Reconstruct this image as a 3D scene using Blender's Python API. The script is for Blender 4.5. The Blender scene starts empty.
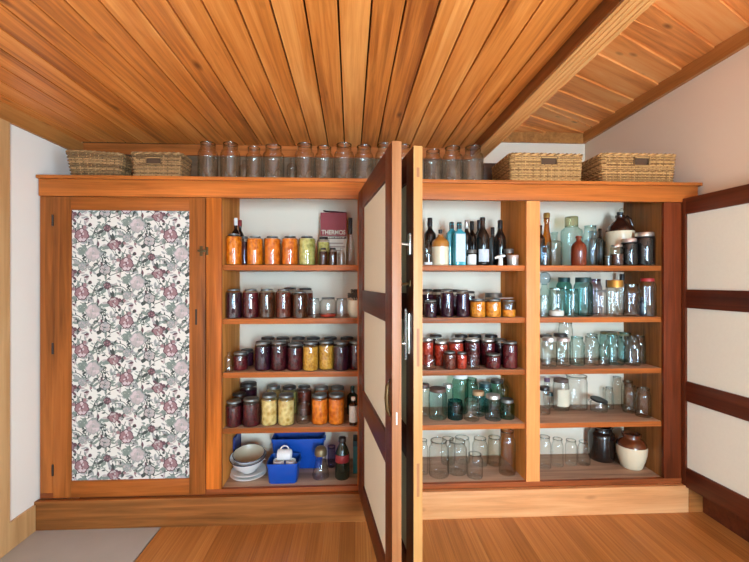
import bpy, bmesh, math, random
from mathutils import Vector, Matrix
R = random.Random(7)
sc = bpy.context.scene
COL = sc.collection
PI = math.pi

# ------------------------------------------------------------------ camera numbers
F = 400.0                       # focal length in pixels of the 749 px wide frame
YAW = math.atan(F / 8500)
DIST = 2.594 / math.cos(YAW)
EYE = 1.541

def at(px, py, Y=0.0):
    """World X, Z of the thing seen at a pixel when it stands at depth Y."""
    u = (px - 374.5) / F
    v = (281 - py) / F
    rx = math.sin(YAW) + u * math.cos(YAW)
    ry = math.cos(YAW) - u * math.sin(YAW)
    t = (Y + DIST) / ry
    return rx * t, EYE + v * t, t

# ------------------------------------------------------------------ materials
def lin(c):
    return tuple(((x / 255) / 12.92 if x / 255 <= 0.04045 else ((x / 255 + 0.055) / 1.055) ** 2.4) for x in c) + (1.0,)

MATS = {}
def nmat(name):
    m = bpy.data.materials.new(name)
    m.use_nodes = True
    nt = m.node_tree
    for n in list(nt.nodes):
        nt.nodes.remove(n)
    out = nt.nodes.new('ShaderNodeOutputMaterial')
    return m, nt, out

def plain(name, col, rough=0.5, metal=0.0, spec=0.5, var=0.06, scale=18, bump=0.0, coat=0.0):
    if name in MATS:
        return MATS[name]
    m, nt, out = nmat(name)
    b = nt.nodes.new('ShaderNodeBsdfPrincipled')
    b.inputs['Roughness'].default_value = rough
    b.inputs['Metallic'].default_value = metal
    b.inputs['Specular IOR Level'].default_value = spec
    b.inputs['Coat Weight'].default_value = coat
    b.inputs['Coat Roughness'].default_value = 0.08
    tc = nt.nodes.new('ShaderNodeTexCoord')
    nz = nt.nodes.new('ShaderNodeTexNoise')
    nz.inputs['Scale'].default_value = scale
    nz.inputs['Detail'].default_value = 5
    nt.links.new(tc.outputs['Object'], nz.inputs['Vector'])
    mx = nt.nodes.new('ShaderNodeMix'); mx.data_type = 'RGBA'
    c = lin(col)
    mx.inputs['A'].default_value = tuple(x * (1 - var) for x in c[:3]) + (1,)
    mx.inputs['B'].default_value = tuple(min(1, x * (1 + var)) for x in c[:3]) + (1,)
    nt.links.new(nz.outputs['Fac'], mx.inputs['Factor'])
    nt.links.new(mx.outputs['Result'], b.inputs['Base Color'])
    if bump:
        bp = nt.nodes.new('ShaderNodeBump')
        bp.inputs['Strength'].default_value = bump
        bp.inputs['Distance'].default_value = 0.004
        nt.links.new(nz.outputs['Fac'], bp.inputs['Height'])
        nt.links.new(bp.outputs['Normal'], b.inputs['Normal'])
    nt.links.new(b.outputs['BSDF'], out.inputs['Surface'])
    MATS[name] = m
    return m

def wood(name, dark, mid, light, axis='X', rough=0.42, grain=26, knots=0.0, island=0.0, coat=0.0, long=1.3, spec=0.35):
    """Timber: fibres stretched along an axis, wide tone bands, optional knots, optional tone step from board to board."""
    if name in MATS:
        return MATS[name]
    m, nt, out = nmat(name)
    L = nt.links.new
    b = nt.nodes.new('ShaderNodeBsdfPrincipled')
    b.inputs['Roughness'].default_value = rough
    b.inputs['Specular IOR Level'].default_value = spec
    b.inputs['Coat Weight'].default_value = coat
    b.inputs['Coat Roughness'].default_value = 0.25
    tc = nt.nodes.new('ShaderNodeTexCoord')
    geo = nt.nodes.new('ShaderNodeNewGeometry')
    mp = nt.nodes.new('ShaderNodeMapping')
    s = [grain, grain, grain]
    s['XYZ'.index(axis)] = long
    mp.inputs['Scale'].default_value = s
    if island:
        ad = nt.nodes.new('ShaderNodeVectorMath'); ad.operation = 'ADD'
        cmb = nt.nodes.new('ShaderNodeCombineXYZ')
        ml = nt.nodes.new('ShaderNodeMath'); ml.operation = 'MULTIPLY'; ml.inputs[1].default_value = 37.0
        L(geo.outputs['Random Per Island'], ml.inputs[0])
        for i in range(3):
            L(ml.outputs[0], cmb.inputs[i])
        L(tc.outputs['Object'], ad.inputs[0]); L(cmb.outputs[0], ad.inputs[1])
        L(ad.outputs[0], mp.inputs['Vector'])
        vec = ad.outputs[0]
    else:
        L(tc.outputs['Object'], mp.inputs['Vector'])
        vec = tc.outputs['Object']
    n1 = nt.nodes.new('ShaderNodeTexNoise'); n1.inputs['Scale'].default_value = 1.0
    n1.inputs['Detail'].default_value = 6; n1.inputs['Roughness'].default_value = 0.62
    n1.inputs['Distortion'].default_value = 0.6
    L(mp.outputs[0], n1.inputs['Vector'])
    mp2 = nt.nodes.new('ShaderNodeMapping')
    s2 = [5.0, 5.0, 5.0]; s2['XYZ'.index(axis)] = 0.7
    mp2.inputs['Scale'].default_value = s2
    L(vec, mp2.inputs['Vector'])
    n2 = nt.nodes.new('ShaderNodeTexNoise'); n2.inputs['Scale'].default_value = 1.0; n2.inputs['Detail'].default_value = 3
    L(mp2.outputs[0], n2.inputs['Vector'])
    mixf = nt.nodes.new('ShaderNodeMix'); mixf.inputs['Factor'].default_value = 0.45
    L(n1.outputs['Fac'], mixf.inputs['A']); L(n2.outputs['Fac'], mixf.inputs['B'])
    fac = mixf.outputs['Result']
    if island:
        r1 = nt.nodes.new('ShaderNodeMath'); r1.operation = 'MULTIPLY_ADD'
        r1.inputs[1].default_value = island; 
        sub = nt.nodes.new('ShaderNodeMath'); sub.operation = 'SUBTRACT'; sub.inputs[1].default_value = 0.5
        L(geo.outputs['Random Per Island'], sub.inputs[0])
        L(sub.outputs[0], r1.inputs[0]); L(fac, r1.inputs[2])
        fac = r1.outputs[0]
    cr = nt.nodes.new('ShaderNodeValToRGB')
    cr.color_ramp.elements[0].position = 0.32; cr.color_ramp.elements[0].color = lin(dark)
    cr.color_ramp.elements[1].position = 0.68; cr.color_ramp.elements[1].color = lin(light)
    e = cr.color_ramp.elements.new(0.5); e.color = lin(mid)
    L(fac, cr.inputs['Fac'])
    colr = cr.outputs['Color']
    if knots:
        mp3 = nt.nodes.new('ShaderNodeMapping')
        s3 = [7.0, 7.0, 7.0]; s3['XYZ'.index(axis)] = 2.6
        mp3.inputs['Scale'].default_value = s3
        L(vec, mp3.inputs['Vector'])
        vo = nt.nodes.new('ShaderNodeTexVoronoi'); vo.inputs['Scale'].default_value = 1.0
        L(mp3.outputs[0], vo.inputs['Vector'])
        kr = nt.nodes.new('ShaderNodeValToRGB')
        kr.color_ramp.elements[0].position = 0.035; kr.color_ramp.elements[0].color = (knots, knots, knots, 1)
        kr.color_ramp.elements[1].position = 0.15; kr.color_ramp.elements[1].color = (0, 0, 0, 1)
        L(vo.outputs['Distance'], kr.inputs['Fac'])
        mk = nt.nodes.new('ShaderNodeMix'); mk.data_type = 'RGBA'
        L(kr.outputs['Color'], mk.inputs['Factor']); L(colr, mk.inputs['A'])
        mk.inputs['B'].default_value = tuple(x * 0.45 for x in lin(dark)[:3]) + (1,)
        colr = mk.outputs['Result']
    L(colr, b.inputs['Base Color'])
    bp = nt.nodes.new('ShaderNodeBump'); bp.inputs['Strength'].default_value = 0.12; bp.inputs['Distance'].default_value = 0.002
    L(n1.outputs['Fac'], bp.inputs['Height']); L(bp.outputs['Normal'], b.inputs['Normal'])
    L(b.outputs['BSDF'], out.inputs['Surface'])
    MATS[name] = m
    return m

def glass(name, centre, edge, spec=1.0):
    """Thin blown glass: clear straight through, deeper tint and mirror towards the silhouette where the wall is seen along its length."""
    if name in MATS:
        return MATS[name]
    m, nt, out = nmat(name)
    L = nt.links.new
    lw = nt.nodes.new('ShaderNodeLayerWeight'); lw.inputs['Blend'].default_value = 0.5
    p = nt.nodes.new('ShaderNodeMath'); p.operation = 'POWER'; p.inputs[1].default_value = 3.4
    L(lw.outputs['Facing'], p.inputs[0])
    mx = nt.nodes.new('ShaderNodeMix'); mx.data_type = 'RGBA'
    L(p.outputs[0], mx.inputs['Factor'])
    mx.inputs['A'].default_value = lin(centre); mx.inputs['B'].default_value = lin(edge)
    tr = nt.nodes.new('ShaderNodeBsdfTransparent'); L(mx.outputs['Result'], tr.inputs['Color'])
    gl = nt.nodes.new('ShaderNodeBsdfGlossy'); gl.inputs['Roughness'].default_value = 0.04
    p5 = nt.nodes.new('ShaderNodeMath'); p5.operation = 'POWER'; p5.inputs[1].default_value = 4.0
    L(lw.outputs['Facing'], p5.inputs[0])
    ma = nt.nodes.new('ShaderNodeMath'); ma.operation = 'MULTIPLY_ADD'
    ma.inputs[1].default_value = 0.5 * spec; ma.inputs[2].default_value = 0.06 * spec
    L(p5.outputs[0], ma.inputs[0])
    ms = nt.nodes.new('ShaderNodeMixShader')
    L(ma.outputs[0], ms.inputs[0]); L(tr.outputs[0], ms.inputs[1]); L(gl.outputs[0], ms.inputs[2])
    L(ms.outputs[0], out.inputs['Surface'])
    MATS[name] = m
    return m

def chunky(name, c1, c2, scale=55):
    """Preserved fruit: lumps in two tones."""
    if name in MATS:
        return MATS[name]
    m, nt, out = nmat(name)
    L = nt.links.new
    b = nt.nodes.new('ShaderNodeBsdfPrincipled'); b.inputs['Roughness'].default_value = 0.5; b.inputs['Specular IOR Level'].default_value = 0.15
    tc = nt.nodes.new('ShaderNodeTexCoord')
    oi = nt.nodes.new('ShaderNodeObjectInfo')
    ad = nt.nodes.new('ShaderNodeVectorMath'); ad.operation = 'ADD'
    L(tc.outputs['Object'], ad.inputs[0]); L(oi.outputs['Location'], ad.inputs[1])
    vo = nt.nodes.new('ShaderNodeTexVoronoi'); vo.inputs['Scale'].default_value = scale; vo.feature = 'SMOOTH_F1'
    vo.inputs['Smoothness'].default_value = 0.4
    L(ad.outputs[0], vo.inputs['Vector'])
    nz = nt.nodes.new('ShaderNodeTexNoise'); nz.inputs['Scale'].default_value = scale * 0.5; nz.inputs['Detail'].default_value = 4
    L(ad.outputs[0], nz.inputs['Vector'])
    mf = nt.nodes.new('ShaderNodeMix'); mf.inputs['Factor'].default_value = 0.5
    L(vo.outputs['Distance'], mf.inputs['A']); L(nz.outputs['Fac'], mf.inputs['B'])
    cr = nt.nodes.new('ShaderNodeValToRGB')
    cr.color_ramp.elements[0].position = 0.3; cr.color_ramp.elements[0].color = lin(c1)
    cr.color_ramp.elements[1].position = 0.62; cr.color_ramp.elements[1].color = lin(c2)
    L(mf.outputs['Result'], cr.inputs['Fac']); L(cr.outputs['Color'], b.inputs['Base Color'])
    bp = nt.nodes.new('ShaderNodeBump'); bp.inputs['Strength'].default_value = 0.35; bp.inputs['Distance'].default_value = 0.006
    L(vo.outputs['Distance'], bp.inputs['Height']); L(bp.outputs['Normal'], b.inputs['Normal'])
    L(b.outputs['BSDF'], out.inputs['Surface'])
    MATS[name] = m
    return m

# varnished native timber of the cabinet
def grade(name, mid, axis, spread=.36, grain=30):
    lo = tuple(int(c * (1 - spread)) for c in mid); hi = tuple(min(255, int(c * (1 + spread * .62) + 6)) for c in mid)
    return wood(name, lo, mid, hi, axis, grain=grain, spec=.16)
W_X = grade('varnished timber of the fascia', (178, 97, 40), 'X')
W_Z = grade('varnished timber, centre stiles', (186, 98, 34), 'Z')
W_ZL = grade('browner varnished timber upright', (142, 78, 32), 'Z')  # left boards: light falling off to the left put into the tone
W_XL = grade('browner varnished timber across', (146, 78, 30), 'X')  # crosswise match, same light falloff put into its colour
W_ZP = grade('pale orange stile', (226, 146, 82), 'Z', .2)  # paler because the brighter light here is put into the colour
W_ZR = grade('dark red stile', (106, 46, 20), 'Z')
W_PL = grade('brown plinth board', (140, 84, 40), 'X')  # left plinth and return: weaker light painted in as brown
W_Y = wood('varnished timber, grain to the back', (176, 106, 44), (216, 140, 66), (234, 166, 90), 'Z', grain=22, rough=0.7, spec=0.1)
W_YD = grade('dim brown end panel', (134, 84, 42), 'Z')  # end panel gets little light; that shade is in the brown
W_SHELF = grade('shelf timber', (164, 88, 38), 'X', .32, 34)
W_STAIN = wood('dark stained timber', (58, 24, 12), (88, 38, 19), (112, 54, 28), 'X', grain=30, coat=0.1)
W_STAINZ = wood('dark stained timber upright', (62, 27, 13), (95, 43, 21), (120, 60, 30), 'Z', grain=30, coat=0.1)
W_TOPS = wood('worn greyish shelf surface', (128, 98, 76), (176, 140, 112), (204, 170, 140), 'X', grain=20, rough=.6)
W_EDGE1 = wood('raw pink door edge', (122, 72, 40), (150, 94, 54), (168, 112, 70), 'Z', grain=40)
W_EDGE2 = wood('raw pale door edge', (156, 104, 52), (178, 126, 70), (192, 144, 88), 'Z', grain=40)
W_PLINTH = wood('pale plinth board', (168, 108, 62), (210, 146, 92), (228, 170, 116), 'X', grain=24, knots=0.6)
W_POST = wood('pale pine post', (172, 124, 74), (196, 150, 98), (212, 168, 116), 'Z', grain=24)
W_TRIM = wood('ceiling trim timber', (130, 80, 36), (176, 114, 56), (204, 142, 78), 'Y', grain=24)
W_CEIL = wood('ceiling boards', (146, 74, 26), (216, 128, 54), (246, 170, 92), 'Y', grain=38, knots=0.9, island=0.14, coat=0.1)
W_DIAG = wood('wide pale ceiling boards', (196, 110, 50), (246, 160, 84), (254, 190, 118), 'Y', grain=26, knots=0.85, island=0.2)
W_BEAM = wood('beam timber', (178, 114, 58), (218, 154, 88), (236, 182, 118), 'Y', grain=36)
GROOVE = plain('dark groove behind boards', (52, 27, 12), 0.9)
W_FLOOR = wood('bamboo strip floor', (142, 86, 38), (178, 114, 56), (204, 140, 76), 'Y', rough=0.38, grain=110, island=0.05, coat=0.25, long=0.9)
CONC = plain('polished concrete', (174, 169, 160), 0.5, var=0.08, scale=6)
WALL = plain('white plaster wall', (233, 230, 224), 0.9, var=0.02, scale=3)
CREAM_PLY = plain('cream fabric lining', (234, 232, 212), 0.85, var=0.03, scale=60)
BRASS = plain('aged brass', (92, 68, 38), 0.45, metal=0.8)
IRON = plain('dark iron', (58, 46, 38), 0.5, metal=0.7)
CHROME = plain('pale plated metal', (225, 220, 205), 0.25, metal=0.8)

G_CLEAR = glass('clear glass', (250, 251, 250), (140, 149, 149), 1.25)
G_RIM = glass('thick glass at the rim', (214, 221, 220), (92, 100, 99), 1.3)
G_GIN = glass('bright teal glass', (74, 176, 180), (14, 84, 92))
G_OLD = glass('old greyish glass', (246, 245, 240), (150, 145, 134), 1.5)
G_AQUA = glass('aqua glass', (230, 244, 243), (104, 144, 148))
G_BLUE = glass('pale blue glass', (224, 236, 242), (104, 138, 158))
G_TEAL = glass('teal glass', (176, 220, 217), (46, 112, 114))
G_DTEAL = glass('deep teal glass', (112, 184, 192), (18, 74, 86))
G_GREEN = glass('green glass', (198, 224, 215), (72, 114, 104))
G_AMBER = glass('amber glass', (206, 150, 52), (88, 48, 10))
G_RED = glass('red brown glass', (150, 62, 28), (58, 18, 8))
D_WINE = plain('near black bottle glass', (22, 18, 16), 0.08, spec=0.6)
D_GREEN = plain('dark green bottle glass', (30, 34, 22), 0.08, spec=0.6)
D_BROWN = plain('dark brown bottle glass', (52, 28, 16), 0.1, spec=0.6)
D_GREY = plain('smoky grey bottle glass', (86, 88, 84), 0.12, spec=0.6)

LID_SILVER = plain('silver tin lid', (205, 203, 196), 0.32, metal=0.85)
LID_GREY = plain('grey zinc lid', (120, 118, 112), 0.42, metal=0.7)
LID_DARK = plain('dark tin lid', (58, 52, 48), 0.4, metal=0.5)
LID_BLACK = plain('black cap', (24, 22, 22), 0.4)
LID_GOLD = plain('gold tin lid', (196, 146, 70), 0.35, metal=0.7)
LID_RED = plain('red lid', (168, 44, 44), 0.4)
LID_BROWN = plain('brown lid', (92, 68, 56), 0.5)
LID_PINK = plain('pinkish tin lid', (206, 186, 176), 0.35, metal=0.6)
LID_WHITE = plain('white lid', (226, 222, 214), 0.4)
LID_TAN = plain('tan cork lid', (190, 148, 104), 0.7)
LID_MAUVE = plain('mauve lid', (96, 70, 92), 0.45)
LID_TEAL = plain('dark teal lid', (44, 70, 70), 0.4, metal=0.4)
LABEL_W = plain('white paper label', (222, 222, 218), 0.7, var=0.08, scale=90)
LABEL_GREY = plain('printed grey label', (190, 196, 200), 0.7, var=0.25, scale=120)
LABEL_RED = plain('red bottle label', (140, 34, 34), 0.5)
LABEL_CREAM = plain('cream label', (208, 198, 172), 0.7)

C_ORANGE = chunky('orange preserve', (190, 82, 8), (244, 138, 24))
C_APRI = chunky('apricot pieces', (196, 78, 10), (246, 134, 34), 38)
C_PALE = chunky('pale fruit slices', (186, 140, 58), (236, 208, 134), 34)
C_GREENY = chunky('pale green pickles', (150, 140, 62), (208, 194, 112), 45)
C_YELLOW = chunky('yellow preserve', (176, 110, 28), (222, 162, 62), 60)
C_DRED = chunky('dark red preserve', (34, 6, 10), (84, 16, 26))
C_PURP = chunky('dark purple preserve', (26, 8, 20), (62, 18, 38))
C_BROWN = chunky('brown preserve', (40, 18, 8), (88, 44, 20))
C_RBROWN = chunky('red brown preserve', (58, 18, 12), (112, 42, 26))
C_RED = chunky('red preserve', (130, 26, 14), (200, 62, 34))
C_MAROON = chunky('maroon preserve', (48, 8, 14), (100, 22, 30))
C_AMBER = chunky('amber preserve', (186, 96, 12), (236, 150, 44))
C_BLACK = plain('black treacle', (12, 7, 7), 0.5, spec=.15)
C_WHITE = plain('white powder', (226, 220, 206), 0.9)

# ------------------------------------------------------------------ mesh helpers
def link(name, mesh, parent=None, mats=(), loc=None, smooth=None):
    o = bpy.data.objects.new(name, mesh)
    COL.objects.link(o)
    for m in mats:
        if m.name not in [x.name for x in mesh.materials if x]:
            mesh.materials.append(m)
    if parent is not None:
        o.parent = parent
    if loc is not None:
        o.location = loc
    if smooth is not None:
        for p in mesh.polygons:
            p.use_smooth = True
        mesh.set_sharp_from_angle(angle=math.radians(smooth))
    return o

def bm_box(bm, x0, x1, y0, y1, z0, z1, mi=0, bev=0.0):
    vs = [bm.verts.new((x, y, z)) for x in (x0, x1) for y in (y0, y1) for z in (z0, z1)]
    idx = [(0, 1, 3, 2), (4, 6, 7, 5), (0, 4, 5, 1), (2, 3, 7, 6), (0, 2, 6, 4), (1, 5, 7, 3)]
    fs = []
    for q in idx:
        f = bm.faces.new([vs[i] for i in q]); f.material_index = mi; fs.append(f)
    if bev:
        es = list({e for f in fs for e in f.edges})
        r = bmesh.ops.bevel(bm, geom=es, offset=bev, segments=2, profile=0.6, affect='EDGES')
        for f in r['faces']:
            f.material_index = mi
    return vs

def bm_end(bm, name):
    bmesh.ops.recalc_face_normals(bm, faces=bm.faces)
    me = bpy.data.meshes.new(name)
    bm.to_mesh(me); bm.free()
    return me

def shelf(x0, x1, z1, th):
    bm = bmesh.new(); bm_box(bm, x0, x1, 0.024, YB - 0.003, z1 - th, z1, 0, 0.002)
    bmesh.ops.recalc_face_normals(bm, faces=bm.faces)
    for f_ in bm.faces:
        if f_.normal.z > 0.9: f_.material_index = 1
    return link('shelf', bm_end(bm, 'shelf'), cab, [W_SHELF, W_TOPS], None, 40)

def box(name, x0, x1, y0, y1, z0, z1, mat, parent=None, bev=0.002):
    bm = bmesh.new()
    bm_box(bm, x0, x1, y0, y1, z0, z1, 0, bev)
    return link(name, bm_end(bm, name), parent, [mat], smooth=40 if bev else None)

def bm_tube(bm, pts, r, seg=6, closed=False, mi=0, flat=1.0):
    n = len(pts)
    rings = []
    up0 = Vector((0, 0, 1))
    for i, p in enumerate(pts):
        p = Vector(p)
        a = Vector(pts[(i - 1) % n] if closed or i else pts[0])
        b = Vector(pts[(i + 1) % n] if closed or i < n - 1 else pts[-1])
        d = (b - a)
        d = d.normalized() if d.length > 1e-9 else Vector((1, 0, 0))
        up = up0 if abs(d.z) < 0.95 else Vector((0, 1, 0))
        s = d.cross(up).normalized()
        t = s.cross(d).normalized()
        rr = r[i] if isinstance(r, (list, tuple)) else r
        rings.append([bm.verts.new(p + s * (rr * flat * math.cos(2 * PI * k / seg)) + t * (rr * math.sin(2 * PI * k / seg))) for k in range(seg)])
    m = n if closed else n - 1
    for i in range(m):
        A, B = rings[i], rings[(i + 1) % n]
        for k in range(seg):
            f = bm.faces.new((A[k], A[(k + 1) % seg], B[(k + 1) % seg], B[k])); f.material_index = mi
    if not closed:
        bm.faces.new(rings[0][::-1]).material_index = mi
        bm.faces.new(rings[-1]).material_index = mi

def tube(name, pts, r, mat, parent=None, seg=8, closed=False, loc=None, flat=1.0):
    bm = bmesh.new()
    bm_tube(bm, pts, r, seg, closed, 0, flat)
    return link(name, bm_end(bm, name), parent, [mat], loc, 50)

CACHE = {}
def lathe(key, prof, seg=26, sq=0.0, arc=None):
    """Surface of revolution of (radius, height) pairs; sq > 0 squares the plan; arc limits it to a sector."""
    k = (key, tuple((round(a, 4), round(b, 4)) for a, b in prof), seg, sq, arc)
    if k in CACHE:
        return CACHE[k]
    bm = bmesh.new()
    rings = []
    n = seg if arc is None else seg + 1
    for r, h in prof:
        if r < 1e-6:
            rings.append([bm.verts.new((0, 0, h))])
            continue
        ring = []
        for i in range(n):
            a = 2 * PI * (i + 0.5) / seg if arc is None else arc[0] + (arc[1] - arc[0]) * i / seg
            c, s = math.cos(a), math.sin(a)
            q = 1.0
            if sq:
                p = 2 + 6 * sq
                q = (abs(c) ** p + abs(s) ** p) ** (-1 / p)
            ring.append(bm.verts.new((r * q * c, r * q * s, h)))
        rings.append(ring)
    for A, B in zip(rings, rings[1:]):
        m = seg if arc is None else seg
        for i in range(m):
            j = (i + 1) % n
            if len(A) == 1 and len(B) == 1:
                continue
            if len(A) == 1:
                bm.faces.new((A[0], B[j], B[i]))
            elif len(B) == 1:
                bm.faces.new((A[i], A[j], B[0]))
            else:
                bm.faces.new((A[i], A[j], B[j], B[i]))
    me = bm_end(bm, key)
    for p in me.polygons:
        p.use_smooth = True
    me.set_sharp_from_angle(angle=math.radians(48))
    CACHE[k] = me
    return me

def turned(name, prof, mat, parent, seg=26, sq=0.0, arc=None):
    me = lathe(name + mat.name, prof, seg, sq, arc)
    o = bpy.data.objects.new(name, me); COL.objects.link(o)
    if not me.materials:
        me.materials.append(mat)
    o.parent = parent
    return o

def sc_prof(prof, r, h):
    return [(a * r, b * h) for a, b in prof]

def thing(name, label, cat, loc=(0, 0, 0), group=None, rz=0.0):
    o = bpy.data.objects.new(name, None); COL.objects.link(o)
    o.empty_display_size = 0.05
    o.location = loc; o.rotation_euler = (0, 0, rz)
    o['label'] = label; o['category'] = cat
    if group:
        o['group'] = group
    return o

def structure(name, bm, mats):
    o = link(name, bm_end(bm, name), None, mats)
    o['kind'] = 'structure'
    return o

def sbox(name, x0, x1, y0, y1, z0, z1, mat, bev=0.0):
    bm = bmesh.new(); bm_box(bm, x0, x1, y0, y1, z0, z1, 0, bev)
    return structure(name, bm, [mat])

# ------------------------------------------------------------------ the room
XL, XR = -1.985, 2.33           # side walls
YB = 0.41                        # wall behind the shelves
YBR, XBR = 1.37, 2.33            # recess over the end bay: its far wall and corner
YF = -5.4                        # wall behind the camera
ZC1, ZC2 = 2.54, 3.045           # low and raised ceilings
BX0, BX1 = 0.874, 0.980          # beam

sbox('floor', -1.215, XR + 0.02, YF, 0.0, -0.05, 0.0, W_FLOOR)
f = bpy.data.objects['floor']
bm = bmesh.new()                 # floor boards with hair joints
x = -1.213
while x < XR:
    w = 0.093
    bm_box(bm, x, min(x + w - 0.0008, XR), -3.0, -0.0, -0.02, 0.0)
    x += w
structure('floor', bm, [W_FLOOR])
bpy.data.objects.remove(f)
bpy.data.objects['floor.001'].name = 'floor'
bm = bmesh.new(); bm_box(bm, XL, -1.222, -3.0, 0.0, -0.02, -0.001); bm_box(bm, XL, XR, YF, -3.001, -0.02, -0.001)  # strip behind the camera is unseen, concrete there for its pale bounce
structure('floor_slab', bm, [CONC])
sbox('floor_base', XL - 0.1, XR + 0.1, YF - 0.1, 0.5, -0.09, -0.021, GROOVE)
sbox('wall_left', XL - 0.1, XL, YF, YB + 0.1, -0.05, ZC1 + 0.6, plain('soft white plaster wall', (236, 228, 213), 0.9, var=.02, scale=3))
sbox('wall_back', XL, XR, YB, YB + 0.04, 0.0, 2.2, plain('warm white painted board', (230, 212, 188), 0.85, var=.02, scale=4))
sbox('wall_back_upper', XL, BX1 - 0.01, YB, YB + 0.04, 2.2, ZC2 + 0.1, wood('unpainted brown wall lining', (70, 52, 36), (96, 74, 54), (118, 94, 70), 'X', grain=20))  # brown stands in for the deep shade behind jars and baskets
sbox('wall_recess_side', BX0, BX1 - 0.005, YB + 0.04, YBR + 0.05, 2.2, ZC2 + 0.1, WALL)
sbox('wall_recess_back', BX0, XBR + 0.1, YBR, YBR + 0.05, 2.2, ZC2 + 0.1, plain('cream plaster recess wall', (236, 219, 194), 0.9, var=0.02, scale=3))  # recess wall tinted with the same painted warm bounce
bm = bmesh.new()                 # right wall, flaring slightly beyond the cabinet front
def wall_r(bm, pts, z0, z1, t):
    for (xa, ya), (xb, yb) in zip(pts, pts[1:]):
        v = [bm.verts.new(p) for p in ((xa, ya, z0), (xb, yb, z0), (xb, yb, z1), (xa, ya, z1), (xa + t, ya, z0), (xb + t, yb, z0), (xb + t, yb, z1), (xa + t, ya, z1))]
        for q in ((0, 1, 2, 3), (4, 7, 6, 5), (0, 4, 5, 1), (3, 2, 6, 7), (0, 3, 7, 4), (1, 5, 6, 2)):
            bm.faces.new([v[i] for i in q])
RY0, RY1, RZ0, RZ1 = -3.5, -2.1, 0.7, 2.15
for a in ((YF, RY0, -0.05, ZC2 + .1), (RY1, YBR, -0.05, ZC2 + .1), (RY0, RY1, -0.05, RZ0), (RY0, RY1, RZ1, ZC2 + .1)):
    bm_box(bm, XR, XR + .1, a[0], a[1], a[2], a[3])
WARM_BOUNCE_WALL = plain('cream plaster wall', (236, 219, 194), 0.9, var=0.02, scale=3)  # tint stands in for warm light bounced off the timber
structure('wall_right', bm, [WARM_BOUNCE_WALL])
# wall behind the camera with its glazed door and a window
DX0, DX1, DZ1 = 0.75, 1.65, 2.3
WX0, WX1, WZ0, WZ1 = -1.45, -0.8, 0.45, 2.25
bm = bmesh.new()
for a in ((XL, WX0, -0.05, 3.2), (WX0, WX1, -0.05, WZ0), (WX0, WX1, WZ1, 3.2), (WX1, DX0, -0.05, 3.2), (DX0, DX1, -.05, .45), (DX0, DX1, DZ1, 3.2), (DX1, XR, -0.05, 3.2)):
    bm_box(bm, a[0], a[1], YF - 0.12, YF, a[2], a[3])
structure('wall_front', bm, [plain('brown unseen wall', (112, 84, 60), .8)])  # unseen wall, made brown to keep reflections in the jars dark
def opening(name, x0, x1, z0, z1, mull):
    bm = bmesh.new()
    y0, y1, t = YF - 0.09, YF - 0.03, 0.05
    bm_box(bm, x0, x0 + t, y0, y1, z0, z1); bm_box(bm, x1 - t, x1, y0, y1, z0, z1)
    bm_box(bm, x0 + t, x1 - t, y0, y1, z1 - t, z1); bm_box(bm, x0 + t, x1 - t, y0, y1, z0, z0 + t)
    for k in range(1, mull):
        xm = x0 + (x1 - x0) * k / mull
        bm_box(bm, xm - 0.025, xm + 0.025, y0, y1, z0 + t, z1 - t)
    structure(name, bm, [W_POST])
opening('window_3', DX0, DX1, 0.45, DZ1, 1)
opening('window_1', WX0, WX1, WZ0, WZ1, 1)

bm = bmesh.new()
for a in ((RY0, RY0 + .05, RZ0, RZ1), (RY1 - .05, RY1, RZ0, RZ1), (RY0 + .05, RY1 - .05, RZ0, RZ0 + .05), (RY0 + .05, RY1 - .05, RZ1 - .05, RZ1), ((RY0 + RY1) / 2 - .02, (RY0 + RY1) / 2 + .02, RZ0 + .05, RZ1 - .05)):
    bm_box(bm, XR + .03, XR + .08, *a)
structure('side_fill_window', bm, [W_POST])  # unseen frame, added together with the side fill lamp

# low ceiling: lengthwise boards with dark shadow gaps
bm = bmesh.new()
x = 0.039 - 0.1215 * 17
k = 0
while x < BX0 - 0.015:
    a, b = max(x + 0.004, XL), min(x + 0.1215 - 0.004, BX0 - 0.014)
    if b - a > 0.01:
        bm_box(bm, a, b, YF, YB, ZC1, ZC1 + 0.018, 0, 0.0015)
    x += 0.1215
structure('ceiling', bm, [W_CEIL])
sbox('ceiling_backing', XL, BX0, YF, YB, ZC1 + 0.018, ZC1 + 0.04, GROOVE)
# raised ceiling: wide boards laid on the skew
bm = bmesh.new()
ang = math.radians(62)
dirv = Vector((math.sin(ang), math.cos(ang), 0)); nrm = Vector((-dirv.y, dirv.x, 0))
p0 = Vector((1.6, 0.0, 0))
s = -6.0
wds = [0.2, 0.23, 0.19, 0.24, 0.21]
k = 0
while s < 2.2:
    w = wds[k % 5]; k += 1
    c = [Vector((-b, a, 0)) for a, b in ((-4, s + 0.002), (4, s + 0.002), (4, s + w - 0.002), (-4, s + w - 0.002))]
    lo = [bm.verts.new((q.x, q.y, ZC2 - (.012 if i < 2 else 0))) for i, q in enumerate(c)]; hi = [bm.verts.new((q.x, q.y, ZC2 + 0.02)) for q in c]
    bm.faces.new(lo); bm.faces.new(hi[::-1])
    for i in range(4):
        bm.faces.new((lo[i], hi[i], hi[(i + 1) % 4], lo[(i + 1) % 4]))
    s += w
MSK = Matrix.Translation(p0) @ Matrix.Rotation(math.radians(-62), 4, 'Z')
MSI = MSK.inverted()
for co, no in (((BX0 + 0.02, 0, 0), (-1, 0, 0)), ((XBR, 0, 0), (1, 0, 0)), ((0, YBR, 0), (0, 1, 0)), ((0, YF, 0), (0, -1, 0))):
    co = MSI @ Vector(co); no = MSI.to_3x3() @ Vector(no)
    g = bmesh.ops.bisect_plane(bm, geom=list(bm.verts) + list(bm.edges) + list(bm.faces), plane_co=co, plane_no=no, clear_outer=True)
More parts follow.
